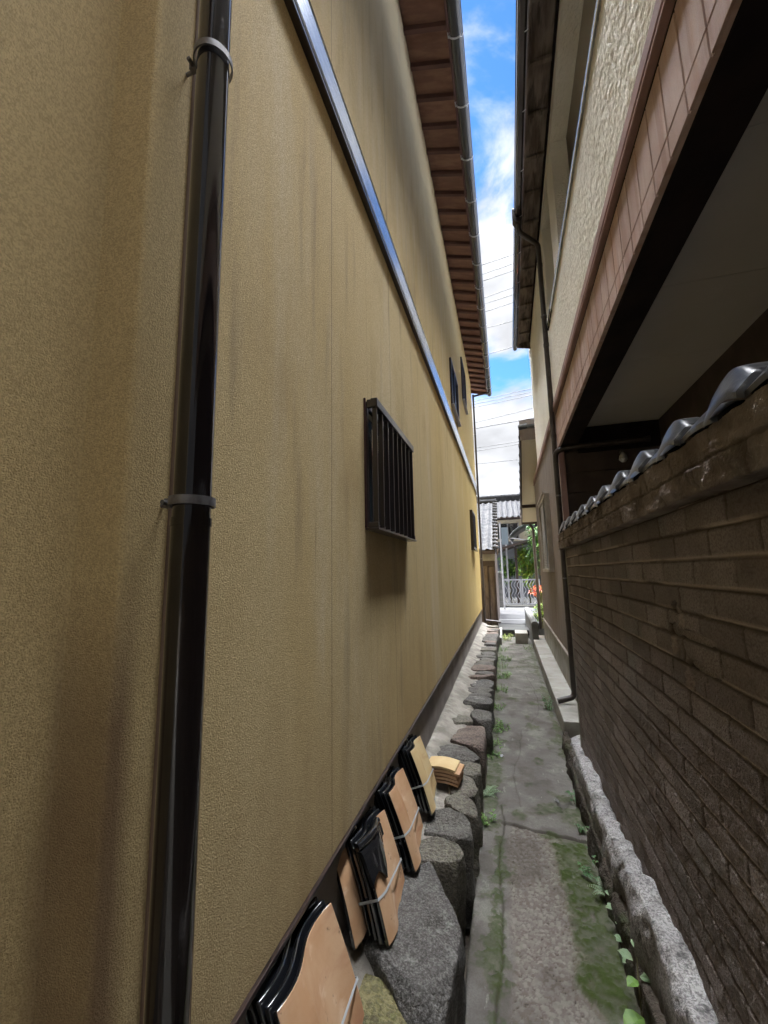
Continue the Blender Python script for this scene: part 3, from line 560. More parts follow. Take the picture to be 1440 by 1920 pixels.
# eave
b = MB(); b.prism([(-.0165, 5.83), (-.0165, 5.87), (-.215, 5.835), (-.215, 5.80)], 'y', -2, 7.72); rp(b, 'soffit_boarding', WOODW)
b = MB(); b.box(-.037, -.0168, -2, 7.70, 5.785, 5.829); rp(b, 'shadow_bead', DKWOOD)
for i in range(24):
    y0 = -1.9+i*.42
    if y0 < 7.6:
        b = MB(); b.box(-.212, -.04, y0, y0+.035, 5.775, 5.805); rp(b, 'rafter', WOODW, bevel=.002)
b = MB(); b.box(-.235, -.216, -2, 7.72, 5.765, 5.90); rp(b, 'fascia', WOODW)
b = MB(); b.prism([(-.24, 5.87), (-.24, 5.92), (3.5, 7.3), (3.5, 7.2)], 'y', -2, 7.76); rp(b, 'roof', ROOFD)
b = MB(); b.prism([(.0, 5.70), (-.245, 5.755), (-.245, 5.90), (.0, 5.98)], 'y', 7.762, 7.785); rp(b, 'bargeboard', WOODW)
b = MB(); gp = [(-.318, 5.86), (-.314, 5.795), (-.300, 5.772), (-.262, 5.772), (-.245, 5.790), (-.240, 5.85)]
b.prism(gp+[(-.244, 5.85), (-.249, 5.792), (-.263, 5.777), (-.298, 5.777), (-.310, 5.798), (-.314, 5.86)], 'y', -2, 7.9)
b.tube([(-.318, -2, 5.862), (-.318, 7.9, 5.862)], .006, 8); rp(b, 'gutter', GUT2, smooth=True)
for i in range(15):
    y0 = -1.3+i*.6
    if y0 < 7.7:
        b = MB(); b.tube([(-.225, y0, 5.79), (-.245, y0, 5.772), (-.262, y0, 5.764)], .004, 6); rp(b, 'gutter_hook', BRACKL)
# downpipe from the gutter box
b = MB(); b.prism([(-.345, 5.90), (-.345, 5.76), (-.315, 5.71), (-.250, 5.71), (-.236, 5.76), (-.236, 5.90)], 'y', 4.70, 4.80); gb = rp(b, 'outlet_box', PIPE2, bevel=.006)
PYR = 5.0
b = MB(); b.tube(bend([(-.28, 4.75, 5.72), (-.28, 4.76, 5.62), (-.055, PYR-.04, 5.56), (-.050, PYR, 5.40), (-.050, PYR, .26), (-.22, PYR-.02, .215)], .05), .029, 18)
for z in (5.3, 4.25, 3.12, 2.0, 1.05): b.tube([(-.05, PYR, z-.02), (-.05, PYR, z+.02)], .0325, 18)
rd = rp(b, 'downpipe', PIPE2, smooth=True)
b = MB(); b.tube(bend([(.9, PYR-.05, 2.97), (.08, PYR-.05, 2.955), (-.047, PYR-.03, 2.93), (-.05, PYR-.005, 2.80)], .06), .031, 18); rp(b, 'branch_pipe', PIPE2, smooth=True)
for z in (4.62, 2.42, 1.5): 
    b = MB(); b.tube([(-.05, PYR, z-.008), (-.05, PYR, z+.008)], .035, 18); b.tube([(-.05, PYR, z), (.02, PYR+.06, z)], .004, 6); rp(b, 'pipe_bracket', BRACK)
# side window of the lower wall
b = MB(); y0, y1, z0, z1 = 6.50, 7.78, 1.56, 2.72; t = .05
b.box(-.075, -.005, y0, y0+t, z0, z1); b.box(-.075, -.005, y1-t, y1, z0, z1); b.box(-.075, -.005, y0+t, y1-t, z1-t, z1); b.box(-.085, -.005, y0+t, y1-t, z0, z0+t)
w = rp(b, 'window', GREYF, bevel=.003)
b = MB(); b.box(-.02, -.012, y0+t, y1-t, z0+t, z1-t); rp(b, 'pane', GLASS, w)
b = MB()
for i in range(40): b.box(-.05, -.03, (y0+y1)/2+.0, y1-t-.002, z0+t+.01+i*.0262, z0+t+.01+i*.0262+.016)
rp(b, 'blind', WHITEP, w)
b = MB(); b.box(-.10, -.0755, y0-.01, y1+.01, z1+.001, z1+.02); rp(b, 'hood', GREYF, w)
# wall lamp in the carport
b = MB(); b.tube([(.62, YA-.03, 2.86), (.62, YA-.10, 2.87), (.62, YA-.13, 2.84)], .012, 8); lm = rp(b, 'wall_lamp', BRACK)
b = MB(); b.tube([(.62, YA-.13, 2.84), (.62, YA-.135, 2.80), (.62, YA-.14, 2.76), (.62, YA-.14, 2.73)], [.012, .035, .045, .02], 12); rp(b, 'bulb_globe', BRACKL, lm, smooth=True)
# lower rear roof with pale soffit
def lr_z(y): return 4.12-(y-8.3)*.53
b = MB(); b.prism([(8.34, lr_z(8.34)), (10.85, lr_z(10.85)), (10.85, lr_z(10.85)+.02), (8.34, lr_z(8.34)+.02)], 'x', -.26, .8); rp(b, 'lower_soffit', mat('pale_soffit_board', (.60, .56, .46), rough=.7))
b = MB(); b.prism([(8.30, lr_z(8.3)-.03), (10.9, lr_z(10.9)-.03), (10.9, lr_z(10.9)+.17), (8.30, lr_z(8.3)+.17)], 'x', -.285, -.262); rp(b, 'lower_bargeboard', DKWALL)
b = MB(); b.box(-.284, 1.0, 8.26, 8.298, 4.10, 4.50); rp(b, 'lower_ridge_board', BRSID)
b = MB(); b.box(-.26, .3, 10.2, 10.27, lr_z(10.2)-.07, lr_z(10.2)-.002); rp(b, 'lower_beam', DKWALL); b = MB(); b.box(-.26, .3, 10.85, 10.9, lr_z(10.85)-.05, lr_z(10.85)+.03); rp(b, 'lower_beam', DKWALL)
b = MB(); b.prism([(8.2, lr_z(8.2)+.175), (11.0, lr_z(11.0)+.175), (11.0, lr_z(11)+.21), (8.2, lr_z(8.2)+.21)], 'x', -.30, 1.6); rp(b, 'lower_roof', ROOFD)
b = MB()
for i in range(12):
    yc = 8.25+i*.235; b.tube([(-.305, yc, lr_z(yc)+.20), (-.15, yc, lr_z(yc)+.22)], .05, 10)
rp(b, 'verge_tiles', ROOFT, smooth=True)
b = MB(); b.tube(bend([(-.08, 10.93, 2.72), (-.02, 10.93, 2.62), (-.01, 10.75, .2)], .05), .035, 12); rp(b, 'thin_downpipe', PIPE2, smooth=True)
b = MB(); b.box(.12, 6, 9.501, 10.9, -.1, 2.6); rp(b, 'rear_wall', CREAM)

# ================================================================== BRICK GARDEN WALL with tile coping
BWX, BM = .477, .0080
BW = thing('brick_garden_wall', 'dark concrete brick garden wall with silvery coping tiles on the right', 'wall', (BWX, 0, 0), -math.atan(BM))
BY0, BY1, BZ0, BZ1 = .15, 3.84, .12, 1.765
def brick_face():
    cs = .0735; bl = .222
    y = np.concatenate([np.arange(BY0, 2.0, .0045), np.arange(2.0, BY1+.005, .008)]); z = np.arange(BZ0, BZ1+.003, .0045)
    Yg, Zg = np.meshgrid(y, z, indexing='ij')
    wz = Zg+.0018*(fbm(Yg*3, Zg*3, 3, 1)-.5)*2; wy = Yg+.004*(fbm(Yg*4+9, Zg*12, 3, 2)-.5)*2
    row = np.floor((BZ1-wz)/cs).astype(int); fz = (BZ1-wz)/cs-row
    off = np.where(row % 2 == 0, 0, .5)+_rt[0][row % 256, 3]*.12
    cy = wy/bl+off; ci = np.floor(cy).astype(int); fy = cy-ci
    rnd = _rt[1][ci % 256, row % 256]; rnd2 = _rt[2][ci % 256, row % 256]; rnd3 = _rt[3][ci % 256, row % 256]
    dz = np.minimum(fz, 1-fz)*cs; dy = np.minimum(fy, 1-fy)*bl
    ragged = .0016*(fbm(Yg*60, Zg*60, 3, 3)-.5)*2
    vj = .0022+.001*rnd                      # thin vertical joints
    vf = .35+.65*np.maximum(sstep(.45, .62, fbm(Yg*2.2, Zg*2.2, 2, 3)), sstep(.85, 1.15, Zg)); mj = np.minimum(sstep(.0024, .0068, dz+ragged), 1-vf*(1-sstep(vj, vj+.0030, dy+ragged)))
    rough = fbm(Yg*45, Zg*45, 4, 5)
    H = .0062*mj+.0024*(rnd-.5)+.0012*(rnd2-.5)*(fz-.5)*2+.0028*(rough-.5)*2
    # paler mortar smeared in the bed joints just under each course
    bed = np.exp(-((fz-.94)*cs/.0042)**2)*sstep(.38, .50, fbm(Yg*2.0, row*.73, 3, 6))
    H += bed*.0008
    # dropped brick and rubble hole
    def blob(cy_, cz_, ry, rz, n=3.): 
        d = ((Yg-cy_)/ry)**2+((Zg-cz_)/rz)**2+(fbm(Yg*22, Zg*22, 3, 4)-.5)*n; return sstep(1.1, .7, d)
    hole = np.clip(blob(1.47, 1.478, .030, .020, .8)+blob(1.36, 1.408, .13, .014, .5)+blob(1.50, 1.412, .045, .020, .8)+blob(1.33, 1.332, .09, .013, .5)+blob(2.86, 1.335, .05, .014, 1.), 0, 1)
    rub = np.clip(blob(1.44, 1.445, .028, .032, 4)+blob(1.50, 1.375, .022, .04, 4)+blob(1.42, 1.28, .03, .05, 4)+blob(2.78, 1.28, .05, .045, 4), 0, 1)*(1-hole)
    H += -.030*hole+rub*(.018*fbm(Yg*90, Zg*90, 3, 2)-.006)
    Hl = sstep(BZ0+.25, BZ0, Zg); H += Hl*.004
    P = np.stack([-H, Yg, Zg], -1)
    mort = np.clip((1-mj)*.15+bed*.95+rub*.35, 0, 1)*np.clip(.4+1.1*fbm(Yg*5, Zg*9, 3, 7), 0, 1)
    gridmesh('brick_face', P, BRICK, BW, attr={'tone': np.clip(rnd3*.75+(1-mj)*.5-bed*.6, 0, .85), 'mortar': mort, 'hole': np.clip(hole*1.2+(1-mj)*.6*(1-bed), 0, 1)}, flip=False)
brick_face()
b = MB(); b.box(.006, .13, BY0-6, BY1-.004, -.14, BZ1); b.box(-.003, .006, BY0-6, BY0, BZ0, BZ1); b.build('wall_core', BRICK, BW)
b = MB(); b.box(-.056, .13, BY0-6, BY0-.102, BZ1+.002, BZ1+.128); b.build('cap_course', CAPB, BW)
b = MB(); b.box(-.012, .012, BY1-.001, BY1+.016, .05, BZ1); b.build('end_mortar_strip', CONC, BW, bevel=.002)
def cap_course():
    nz = 52; y = np.arange(BY0-.1, BY1+.07, .0065)
    # profile goes: back under the cap, out, up the face (two courses), over the top
    prof = []
    for t in np.linspace(0, 1, 14): prof.append((0.0-.050*t, BZ1, 0, 1))
    for t in np.linspace(0, 1, nz)[1:]: prof.append((-.050, BZ1+.128*t, t, 0))
    for t in np.linspace(0, 1, 14)[1:]: prof.append((-.050+.13*t, BZ1+.128, 2, 0))
    pr = np.array(prof); Yg, K = np.meshgrid(y, np.arange(len(pr)), indexing='ij')
    x = pr[K, 0]; z = pr[K, 1]; t = pr[K, 2]
    face = (K >= 13) & (K < 13+nz)
    row = np.where(t < .5, 0, 1); bl = .222; cy = Yg/bl+row*.43; fy = cy-np.floor(cy); ci = np.floor(cy).astype(int)
    dy = np.minimum(fy, 1-fy)*bl; dzz = np.abs(t-.5)*.128
    rg = .002*(fbm(Yg*50, z*50, 3, 3)-.5)*2
    mj = np.minimum(sstep(.002, .007, dy+rg), sstep(.002, .006, dzz+rg))
    rough = fbm(Yg*22, z*22+x*22, 5, 2)
    h = np.where(face, .0045*mj+.002*(_rt[4][ci % 256, row]-.5), .004)+.020*(rough-.5)+.006*(fbm(Yg*70, z*70+x*70, 3, 5)-.5)
    chip = sstep(.52, .75, fbm(Yg*9, K*0+2, 4, 6))*sstep(.30, .0, t)*.014
    xx = x-np.where(K >= 13, h, h*.3)+chip; zz = z+np.where(K < 13, -.006*(rough-.3), 0)+chip*.7*(t < .2)+np.where(t > 1.5, .004*rough, 0)
    gridmesh('cap_course', np.stack([xx, Yg, zz], -1), CAPB, BW, attr={'mortar': (1-mj)*face*.45}, flip=False)
    e = MB(); e.box(-.050, .13, BY1+.068, BY1+.074, BZ1+.002, BZ1+.126); e.build('cap_end', CAPB, BW)
cap_course()
# dark strip with the gap's shade in its colour + interlocking wave tiles on top
ZC = BZ1+.130
b = MB(); b.box(-.030, .12, BY0-.2, BY1+.04, ZC-.004, ZC+.008); b.build('tile_gap_shade', DKWALL, BW)
def cap_tiles():
    """wave tiles laid across the wall: each far lip laps over the next tile, surface falls toward the alley"""
    L_ = .335; n, nv, th = 64, 22, .012; vs = []; fs = []; first = None
    def hh(u):   # u = 0 at the far lip, 1 at the near end
        roll = .038*math.sin(math.pi*min(1, (u+.06)/.47))**.8 if u < .41 else 0
        pan = .022*math.sin(math.pi*min(1, max(0, (u-.38)/.62))) if u > .38 else 0
        return .012+roll+pan+.014*(1-u)+.009*(1 if u < .41 else 0)
    m = MB(); N_ = (n+1)*(nv+1)
    for layer in (0, 1):
        for i in range(n+1):
            u = i/n
            for j in range(nv+1):
                v = j/nv; x = -.060+.150*v; drop = -.020*(1-math.sin(math.pi*.5*min(1, v/.38)))**1.2-.05*max(0, v-.5)
                k = .45+.55*min(1, v/.22)
                vs.append((x-.010*(u < .41), L_*(1-u), .014+drop+hh(u)*k-layer*th-.020*max(0, 1-v/.15)*max(0, 1-u/.30)))
    for layer in (0, 1):
        o_ = layer*N_
        for i in range(n):
            for j in range(nv):
                q = (o_+i*(nv+1)+j, o_+i*(nv+1)+j+1, o_+(i+1)*(nv+1)+j+1, o_+(i+1)*(nv+1)+j); fs.append(q[::-1] if layer else q)
    for j in range(nv):
        for i0 in (0, n): fs.append((i0*(nv+1)+j, i0*(nv+1)+j+1, N_+i0*(nv+1)+j+1, N_+i0*(nv+1)+j))
    for i in range(n):
        for j0 in (0, nv): fs.append((i*(nv+1)+j0, (i+1)*(nv+1)+j0, N_+(i+1)*(nv+1)+j0, N_+i*(nv+1)+j0))
    m.add(vs, fs)
    for k in range(16):
        y0 = .99-.2965*4-L_+k*.2965
        if y0+L_ > BY1+.10: break
        if first is None: first = m.build('cap_tile', CAPT, BW, smooth=True); o = first
        else: o = first.copy(); COL.objects.link(o); o.parent = BW
        o.location = (0, y0, ZC+.004)
cap_tiles()

# ================================================================== GRANITE KERB and damp earth strip
def rough_beam(name, parent, pts, wid, hgt, mat_, seed, amp=.012, n=160, dirt=True, segs=40):
    """long rough stone: pts list of (x,y,zbase), cross-section a superellipse"""
    pts = [Vector(p) for p in pts]; P = []; Dv = []
    T = []
    for i in range(n+1):
        t = i/n*(len(pts)-1); k = min(int(t), len(pts)-2); T.append(pts[k].lerp(pts[k+1], t-k))
    P = np.zeros((n+3, segs+1, 3)); D = np.zeros((n+3, segs+1))
    for i in range(n+1):
        c = T[i]; w = wid*(1+.12*(mnoise.noise(Vector((c.y*5, seed, 0)))))*.5; h = hgt*.5*(1+.10*mnoise.noise(Vector((c.y*4, seed+5, 0))))
        endf = 1-.55*max(0, 1-min(i, n-i)/(n*.03+1))**2
        for j in range(segs+1):
            a = 2*math.pi*j/segs; ca, sa = math.cos(a), math.sin(a)
            e = .36; x = w*endf*math.copysign(abs(ca)**e, ca); z = h*endf*math.copysign(abs(sa)**e, sa)
            p = Vector((c.x+x, c.y, c.z+h+z)); nn = Vector((ca, 0, sa))
            d = mnoise.fractal(p*14+Vector((seed, 0, 0)), .9, 2.1, 5)*amp+mnoise.noise(p*6+Vector((0, seed, 0)))*amp*1.2
            p += nn*d; P[i+1, j] = p; D[i+1, j] = min(1, max(0, (c.z+h*1.25-p.z)/(h*.55)+.5*mnoise.noise(p*9)))
    P[0, :] = P[1, :].mean(0); P[-1, :] = P[-2, :].mean(0)
    return gridmesh(name, P, mat_, parent, attr={'dirt': D} if dirt else None)
KB = thing('granite_kerb', 'long rough white and black granite kerb stones under the brick wall', 'kerb', (.45, 2.2, 0))
def inv(o, par): o.matrix_parent_inverse = (Matrix.Translation(par.location) @ par.rotation_euler.to_matrix().to_4x4()).inverted()
for k, (pts, w_, h_) in enumerate([([(.470, .35, .06), (.462, 1.1, .05), (.452, 2.1, .04)], .098, .34), ([(.452, 2.11, .03), (.450, 2.8, .0), (.452, 3.50, -.03)], .092, .30), ([(.475, 3.52, -.06), (.49, 3.8, -.07), (.50, 4.15, -.08)], .12, .26)]):
    o = rough_beam('kerb_stone', KB, pts, w_, h_, GRAN, 3.3+k*7, amp=.018, n=200 if k < 2 else 80); inv(o, KB)
dm = mat('dark_soil_bank', (.060, .048, .036), (.035, .028, .020), vs=12, rough=.95, bump=.9, bs=50, bdist=.02, streak=[((.035, .05, .015), 6, (1, 1, 1), .5, .65, .6)])
SB = rough_beam('soil_bank', None, [(.415, .35, -.1), (.408, 2.0, -.1), (.412, 3.4, -.1), (.440, 4.4, -.1)], .06, .24, dm, 55, amp=.02, n=200, dirt=False); tag(SB, 'dark damp mossy soil bank between the path and granite kerb', kind='stuff')

# ledge beside the far lower wall
b = MB(); b.box(.425, .665, 4.45, 9.5, -.15, .185); LD = b.build('concrete_ledge', CONC, bevel=.008); tag(LD, 'long flat pale concrete ledge beside the path below the brown board wall', 'ledge')
LD.rotation_euler = (0, 0, -.004)

# ================================================================== STONE EDGING on the left
SE = thing('stone_edging', 'raised edging of mixed rough boulders set in mortar along the ochre house', 'stone edging', (-.42, 3, -.1))
def rock(poly, ztop, mat_, seed, zbot=-.12, nr=22, na=56, amp=.012, e=3.2, parent=None, name='stone'):
    cx = sum(p[0] for p in poly)/len(poly); cy = sum(p[1] for p in poly)/len(poly)
    def rad(a):
        dx, dy = math.cos(a), math.sin(a); best = .05
        for i in range(len(poly)):
            x1, y1 = poly[i][0]-cx, poly[i][1]-cy; x2, y2 = poly[(i+1) % len(poly)][0]-cx, poly[(i+1) % len(poly)][1]-cy
            den = dx*(y2-y1)-dy*(x2-x1)
            if abs(den) < 1e-9: continue
            t = (x1*(y2-y1)-y1*(x2-x1))/den; s_ = (x1*dy-y1*dx)/den
            if t > 0 and -1e-6 <= s_ <= 1+1e-6: best = max(best, t) if best == .05 else min(max(best, t), best if best > t else t)
        return best
    rads = [rad(2*math.pi*k/na) for k in range(na)]
    for _ in range(2): rads = [(rads[k-1]+2*rads[k]+rads[(k+1) % na])/4 for k in range(na)]
    P = np.zeros((nr+12, na+1, 3)); H = ztop-zbot
    rp_ = random.Random(int(seed*10)); rm = sum(rads)/na; C0 = Vector((cx, cy, ztop-.06)); planes = []
    for _ in range(11):
        a = rp_.uniform(0, 6.283); nz = rp_.choice([rp_.uniform(.5, 1.4), rp_.uniform(-.1, .5)]); pn = Vector((math.cos(a), math.sin(a), nz)).normalized()
        ext = rads[int(a/6.2832*na) % na]*math.hypot(pn.x, pn.y)+.055*max(0, pn.z); planes.append((pn, ext*rp_.uniform(.92, 1.04)))
    planes.append((Vector((rp_.uniform(-.10, .10), rp_.uniform(-.10, .10), 1)).normalized(), .042))
    rads = [q_*1.05 for q_ in rads]
    for i in range(nr+12):
        for j in range(na+1):
            a = 2*math.pi*j/na; r0 = rads[j % na]
            if i < nr:
                ph = (i/(nr-1))**.8*math.pi/2; rho = math.sin(ph)**(2/e*1.0); z = math.cos(ph)**(2/e)
                zz = ztop-(1-z)*min(.075, H*.5)
            else: rho = 1-.10*((i-nr+1)/12); zz = ztop-min(.075, H*.5)-(H-min(.075, H*.5))*(i-nr+1)/12
            p = Vector((cx+math.cos(a)*r0*rho, cy+math.sin(a)*r0*rho, zz))
            nn = Vector((math.cos(a)*rho, math.sin(a)*rho, .35+.65*(1-rho))).normalized()
            for pn, pd in planes:
                ov = (p-C0).dot(pn)-pd
                if ov > 0: p -= pn*ov*.92
            q = p*1.0+Vector((seed*1.7, seed*.3, 0))
            d = mnoise.hetero_terrain(q*9, .9, 2.1, 5, .6)*amp*.55-abs(mnoise.noise(q*7))*amp*2.0+mnoise.noise(q*3.5)*amp*1.5+amp*.6
            p += nn*d; P[i, j] = p
    o = gridmesh(name, P, mat_, parent, flip=True); 
    if parent: inv(o, parent)
    return o
S = dict(
 A=[(-.59, 1.56), (-.52, 1.575), (-.45, 1.53), (-.385, 1.47), (-.35, 1.38), (-.36, 1.24), (-.47, 1.22), (-.59, 1.3)],
 B=[(-.595, 1.93), (-.46, 2.075), (-.275, 2.10), (-.245, 1.92), (-.248, 1.71), (-.27, 1.5), (-.285, 1.36), (-.34, 1.34), (-.385, 1.47), (-.50, 1.58), (-.59, 1.60)],
 C=[(-.50, 2.09), (-.48, 2.23), (-.42, 2.285), (-.3, 2.25), (-.265, 2.19), (-.275, 2.11)],
 D=[(-.50, 2.31), (-.47, 2.555), (-.36, 2.57), (-.255, 2.42), (-.245, 2.33), (-.28, 2.26), (-.43, 2.30)],
 E=[(-.46, 2.60), (-.35, 2.72), (-.265, 2.68), (-.225, 2.51), (-.24, 2.43), (-.36, 2.58)],
 F=[(-.44, 2.90), (-.37, 2.96), (-.27, 2.91), (-.225, 2.75), (-.26, 2.70), (-.38, 2.73)],
 G=[(-.47, 3.13), (-.33, 3.17), (-.245, 3.13), (-.24, 3.02), (-.28, 2.94), (-.42, 2.97)],
 H=[(-.59, 3.20), (-.57, 3.40), (-.38, 3.40), (-.25, 3.25), (-.28, 3.17), (-.45, 3.16)],
 I=[(-.49, 3.50), (-.44, 3.90), (-.27, 3.93), (-.24, 3.64), (-.24, 3.30), (-.36, 3.43)],
 J=[(-.56, 4.00), (-.52, 4.20), (-.4, 4.15), (-.37, 4.02), (-.49, 3.86)],
 K=[(-.42, 4.37), (-.27, 4.43), (-.21, 4.18), (-.2, 3.97), (-.26, 3.95), (-.36, 4.06)])
MM = dict(A=ROCK_Y, B=ROCK_B, C=ROCK_O, D=ROCK_G, E=ROCK_O, F=ROCK_O, G=ROCK_O, H=ROCK_G, I=ROCK_R, J=ROCK_O, K=ROCK_G)
LB = dict(A='rounded yellowish mossy boulder', B='largest speckled dark granite boulder', I='rough reddish boulder')
for i, (k, p) in enumerate(S.items()):
    o = rock(p, {'A': .27, 'B': .305, 'J': .285}.get(k, .30), MM[k], 3.1*i+1, amp=.010 if k in 'BDI' else .008, e=5, parent=SE, nr=26 if k in 'ABCDE' else 18, na=90 if k in 'AB' else 56)
    if k in LB: o['label'] = LB[k]
rg = random.Random(11); y = 4.50; i = 0
while y < 10.55:
    d = rg.uniform(.16, .34); xl = rg.uniform(-.56, -.44); xr = -.232+rg.uniform(-.015, .025); sk = rg.uniform(-.05, .05)
    poly = [(xl, y+.01), (xl+.03, y+d*.75+sk), ((xl+xr)/2, y+d*.97), (xr-.02, y+d*.9-sk*.4), (xr, y+d*.5), (xr-.02, y+.02), ((xl+xr)/2, y-.01)]
    rock(poly, .30+rg.uniform(-.02, .02), rg.choice([ROCK_G, ROCK_O, ROCK_R, ROCK_G, ROCK_B]), 50+i*3.3, amp=.009, parent=SE, nr=14, na=40, e=5); y += d+.008; i += 1
# mortar bedding
def bedding():
    y = np.concatenate([np.arange(.2, 4.6, .012), np.arange(4.6, 10.9, .03)]); x = np.linspace(-.64, -.305, 36); Xg, Yg = np.meshgrid(x, y, indexing='ij')
    Z = .262+.03*(fbm(Xg*7, Yg*7, 4, 2)-.5)+.01*(fbm(Xg*40, Yg*40, 3, 4)-.5)+.055*sstep(-.47, -.62, Xg)-.13*sstep(-.42, -.32, Xg)
    Z = np.where(Yg < 2.2, Z-.07*sstep(-.6, -.45, Xg), Z)
    Z[-1, :] = -.14
    o = gridmesh('mortar_bed', np.stack([Xg, Yg, Z], -1), MORT, SE); inv(o, SE)
bedding()

# ================================================================== TILE BUNDLES
def s_prof(s, w=.27, amp=.030):
    """S-tile section: y along width, offset normal to face"""
    return amp*math.sin(2*math.pi*(s*.86+.10))
def leaf_tile(w, l, th, amp, parent, name='roof_tile', mats=None, off=0, tilt=0, seed=0, notch=False, base=None):
    """tile in bundle frame: u = along wall (y), v = up the face, n = outward. faces outward = terracotta underside"""
    nu, nv = 26, 14; m = MB(); vs = []; fs = []; mi = []
    rr = random.Random(seed)
    for layer in (0, 1):
        for i in range(nu+1):
            s_ = i/nu
            for j in range(nv+1):
                t = j/nv; h = s_prof(s_, w, amp); bow = .006*math.sin(math.pi*t)
                lip = (-.010 if t > .94 else 0)
                rib = .008*math.exp(-((s_-.30-.10*(1-t)**2)/.018)**2)*min(1, max(0, (t-.2)/.2))*min(1, max(0, (.95-t)/.15)) if layer == 0 else 0
                chip = .003*mnoise.noise(Vector((s_*9+seed, t*9, 0)))*(t < .12)+(.045*max(0, (s_-.80)/.20)*(1-t)**3 if s_ > .8 else 0)
                vs.append((h+off+bow-layer*th+rib+lip*0, s_*w, t*l+chip+(0.02*math.sin(math.pi*s_)*(t < .05)*0)))
    N_ = (nu+1)*(nv+1)
    for layer in (0, 1):
        for i in range(nu):
            for j in range(nv):
                a = layer*N_+i*(nv+1)+j; q = (a, a+(nv+1), a+(nv+1)+1, a+1); fs.append(q if layer == 0 else q[::-1]); mi.append(0 if layer == 0 else 1)
    for i in range(nu):
        for j0 in (0, nv):
            a = i*(nv+1)+j0; fs.append((a, a+nv+1, N_+a+nv+1, N_+a)); mi.append(1 if j0 else 0)
    for j in range(nv):
        for i0 in (0, nu):
            a = i0*(nv+1)+j; fs.append((a, a+1, N_+a+1, N_+a)); mi.append(1)
    m.v = vs; m.f = fs; m.m = mi
    return m.build(name, mats or [TERRA, GLAZE], parent, smooth=True)
def bundle(yb, xb, zb, yt, xt, zt, w, l, n, label, mats, yaw, seed, amp=.023, strap_t=.42, broken=False):
    """leans from foot (xb,yb,zb) to head (xt,yt,zt); frame: Z' up the tile, Y' along the width, X' outward"""
    foot = Vector((xb+.016, yb, zb)); head = Vector((xt+.020, yt, zt)); n += 1; Zp = (head-foot).normalized(); Yp = Vector((math.sin(R(yaw)), math.cos(R(yaw)), 0)); Yp = (Yp-Zp*Yp.dot(Zp)).normalized(); Xp = Yp.cross(Zp)
    root = thing('roof_tile_bundle', label, 'roof tiles', foot, group='strapped bundles of roof tiles leaning on the ochre house')
    root.matrix_world = Matrix(((Xp.x, Yp.x, Zp.x, foot.x), (Xp.y, Yp.y, Zp.y, foot.y), (Xp.z, Yp.z, Zp.z, foot.z), (0, 0, 0, 1)))
    th = .013; stp = .021
    for k in range(n):
        rr = random.Random(seed+k)
        o = leaf_tile(w, l, th, amp, root, mats=[mats if k == 0 or (broken and k == n-1) else GLAZE, GLAZE], off=-k*stp, seed=seed+k)
        o.location = (0, (rr.uniform(-.006, .006) if k else 0)-(.075 if broken and k == n-1 else 0), rr.uniform(-.002, .003)+.012*k)
        bv_ = o.modifiers.new('rim', 'BEVEL'); bv_.width = .003; bv_.segments = 2; bv_.limit_method = 'ANGLE'; bv_.angle_limit = R(50)
    # strap right round the bundle
    sw = .008; z0 = l*strap_t; pts = []
    raw = [(s_prof(i/24, w, amp)+.0085, i/24*w) for i in range(25)]
    for q in raw:      # taut strap: convex hull of the section
        while len(pts) > 1 and (pts[-1][1]-pts[-2][1])*(q[0]-pts[-2][0])-(pts[-1][0]-pts[-2][0])*(q[1]-pts[-2][1]) >= 0: pts.pop()
        pts.append(q)
    back = -(n-1)*stp-th-.004
    loop = [(pts[0][0], -.006)]+pts+[(pts[-1][0], w+.006), (back+s_prof(1, w, amp), w+.006), (back+s_prof(0, w, amp), -.006)]
    m = MB(); K = len(loop); vs = []
    for (x, y_) in loop: 
        zz = z0-.02*(y_/w-.5)
        vs += [(x, y_, zz-sw/2), (x, y_, zz+sw/2)]
    m.add(vs, [(2*k, 2*((k+1) % K), 2*((k+1) % K)+1, 2*k+1) for k in range(K)])
    so_ = m.build('strap', STRAP, root); sm = so_.modifiers.new('solid', 'SOLIDIFY'); sm.thickness = .0012
    return root
bundle(.985, -.468, .295, .985, -.590, .60, .335, .335, 4, 'nearest bundle of roof tiles, largest in view, orange clay backs with black glazed rims', TERRA, 2, 10, amp=.026)
bd2 = bundle(1.575, -.490, .31, 1.600, -.588, .565, .30, .31, 4, 'strapped roof tile bundle with a broken black ridge tile lying on its top', TERRA, 2, 20, broken=True)
bundle(1.955, -.478, .31, 1.965, -.595, .60, .28, .32, 4, 'strapped pinkish orange roof tile bundle between the broken black tile and the farthest bundle', TERRA, 3, 30)
bundle(2.40, -.482, .31, 2.415, -.597, .605, .275, .32, 4, 'farthest strapped bundle of yellowish roof tiles, next to the small flat pile', TERRA_Y, 3, 40)
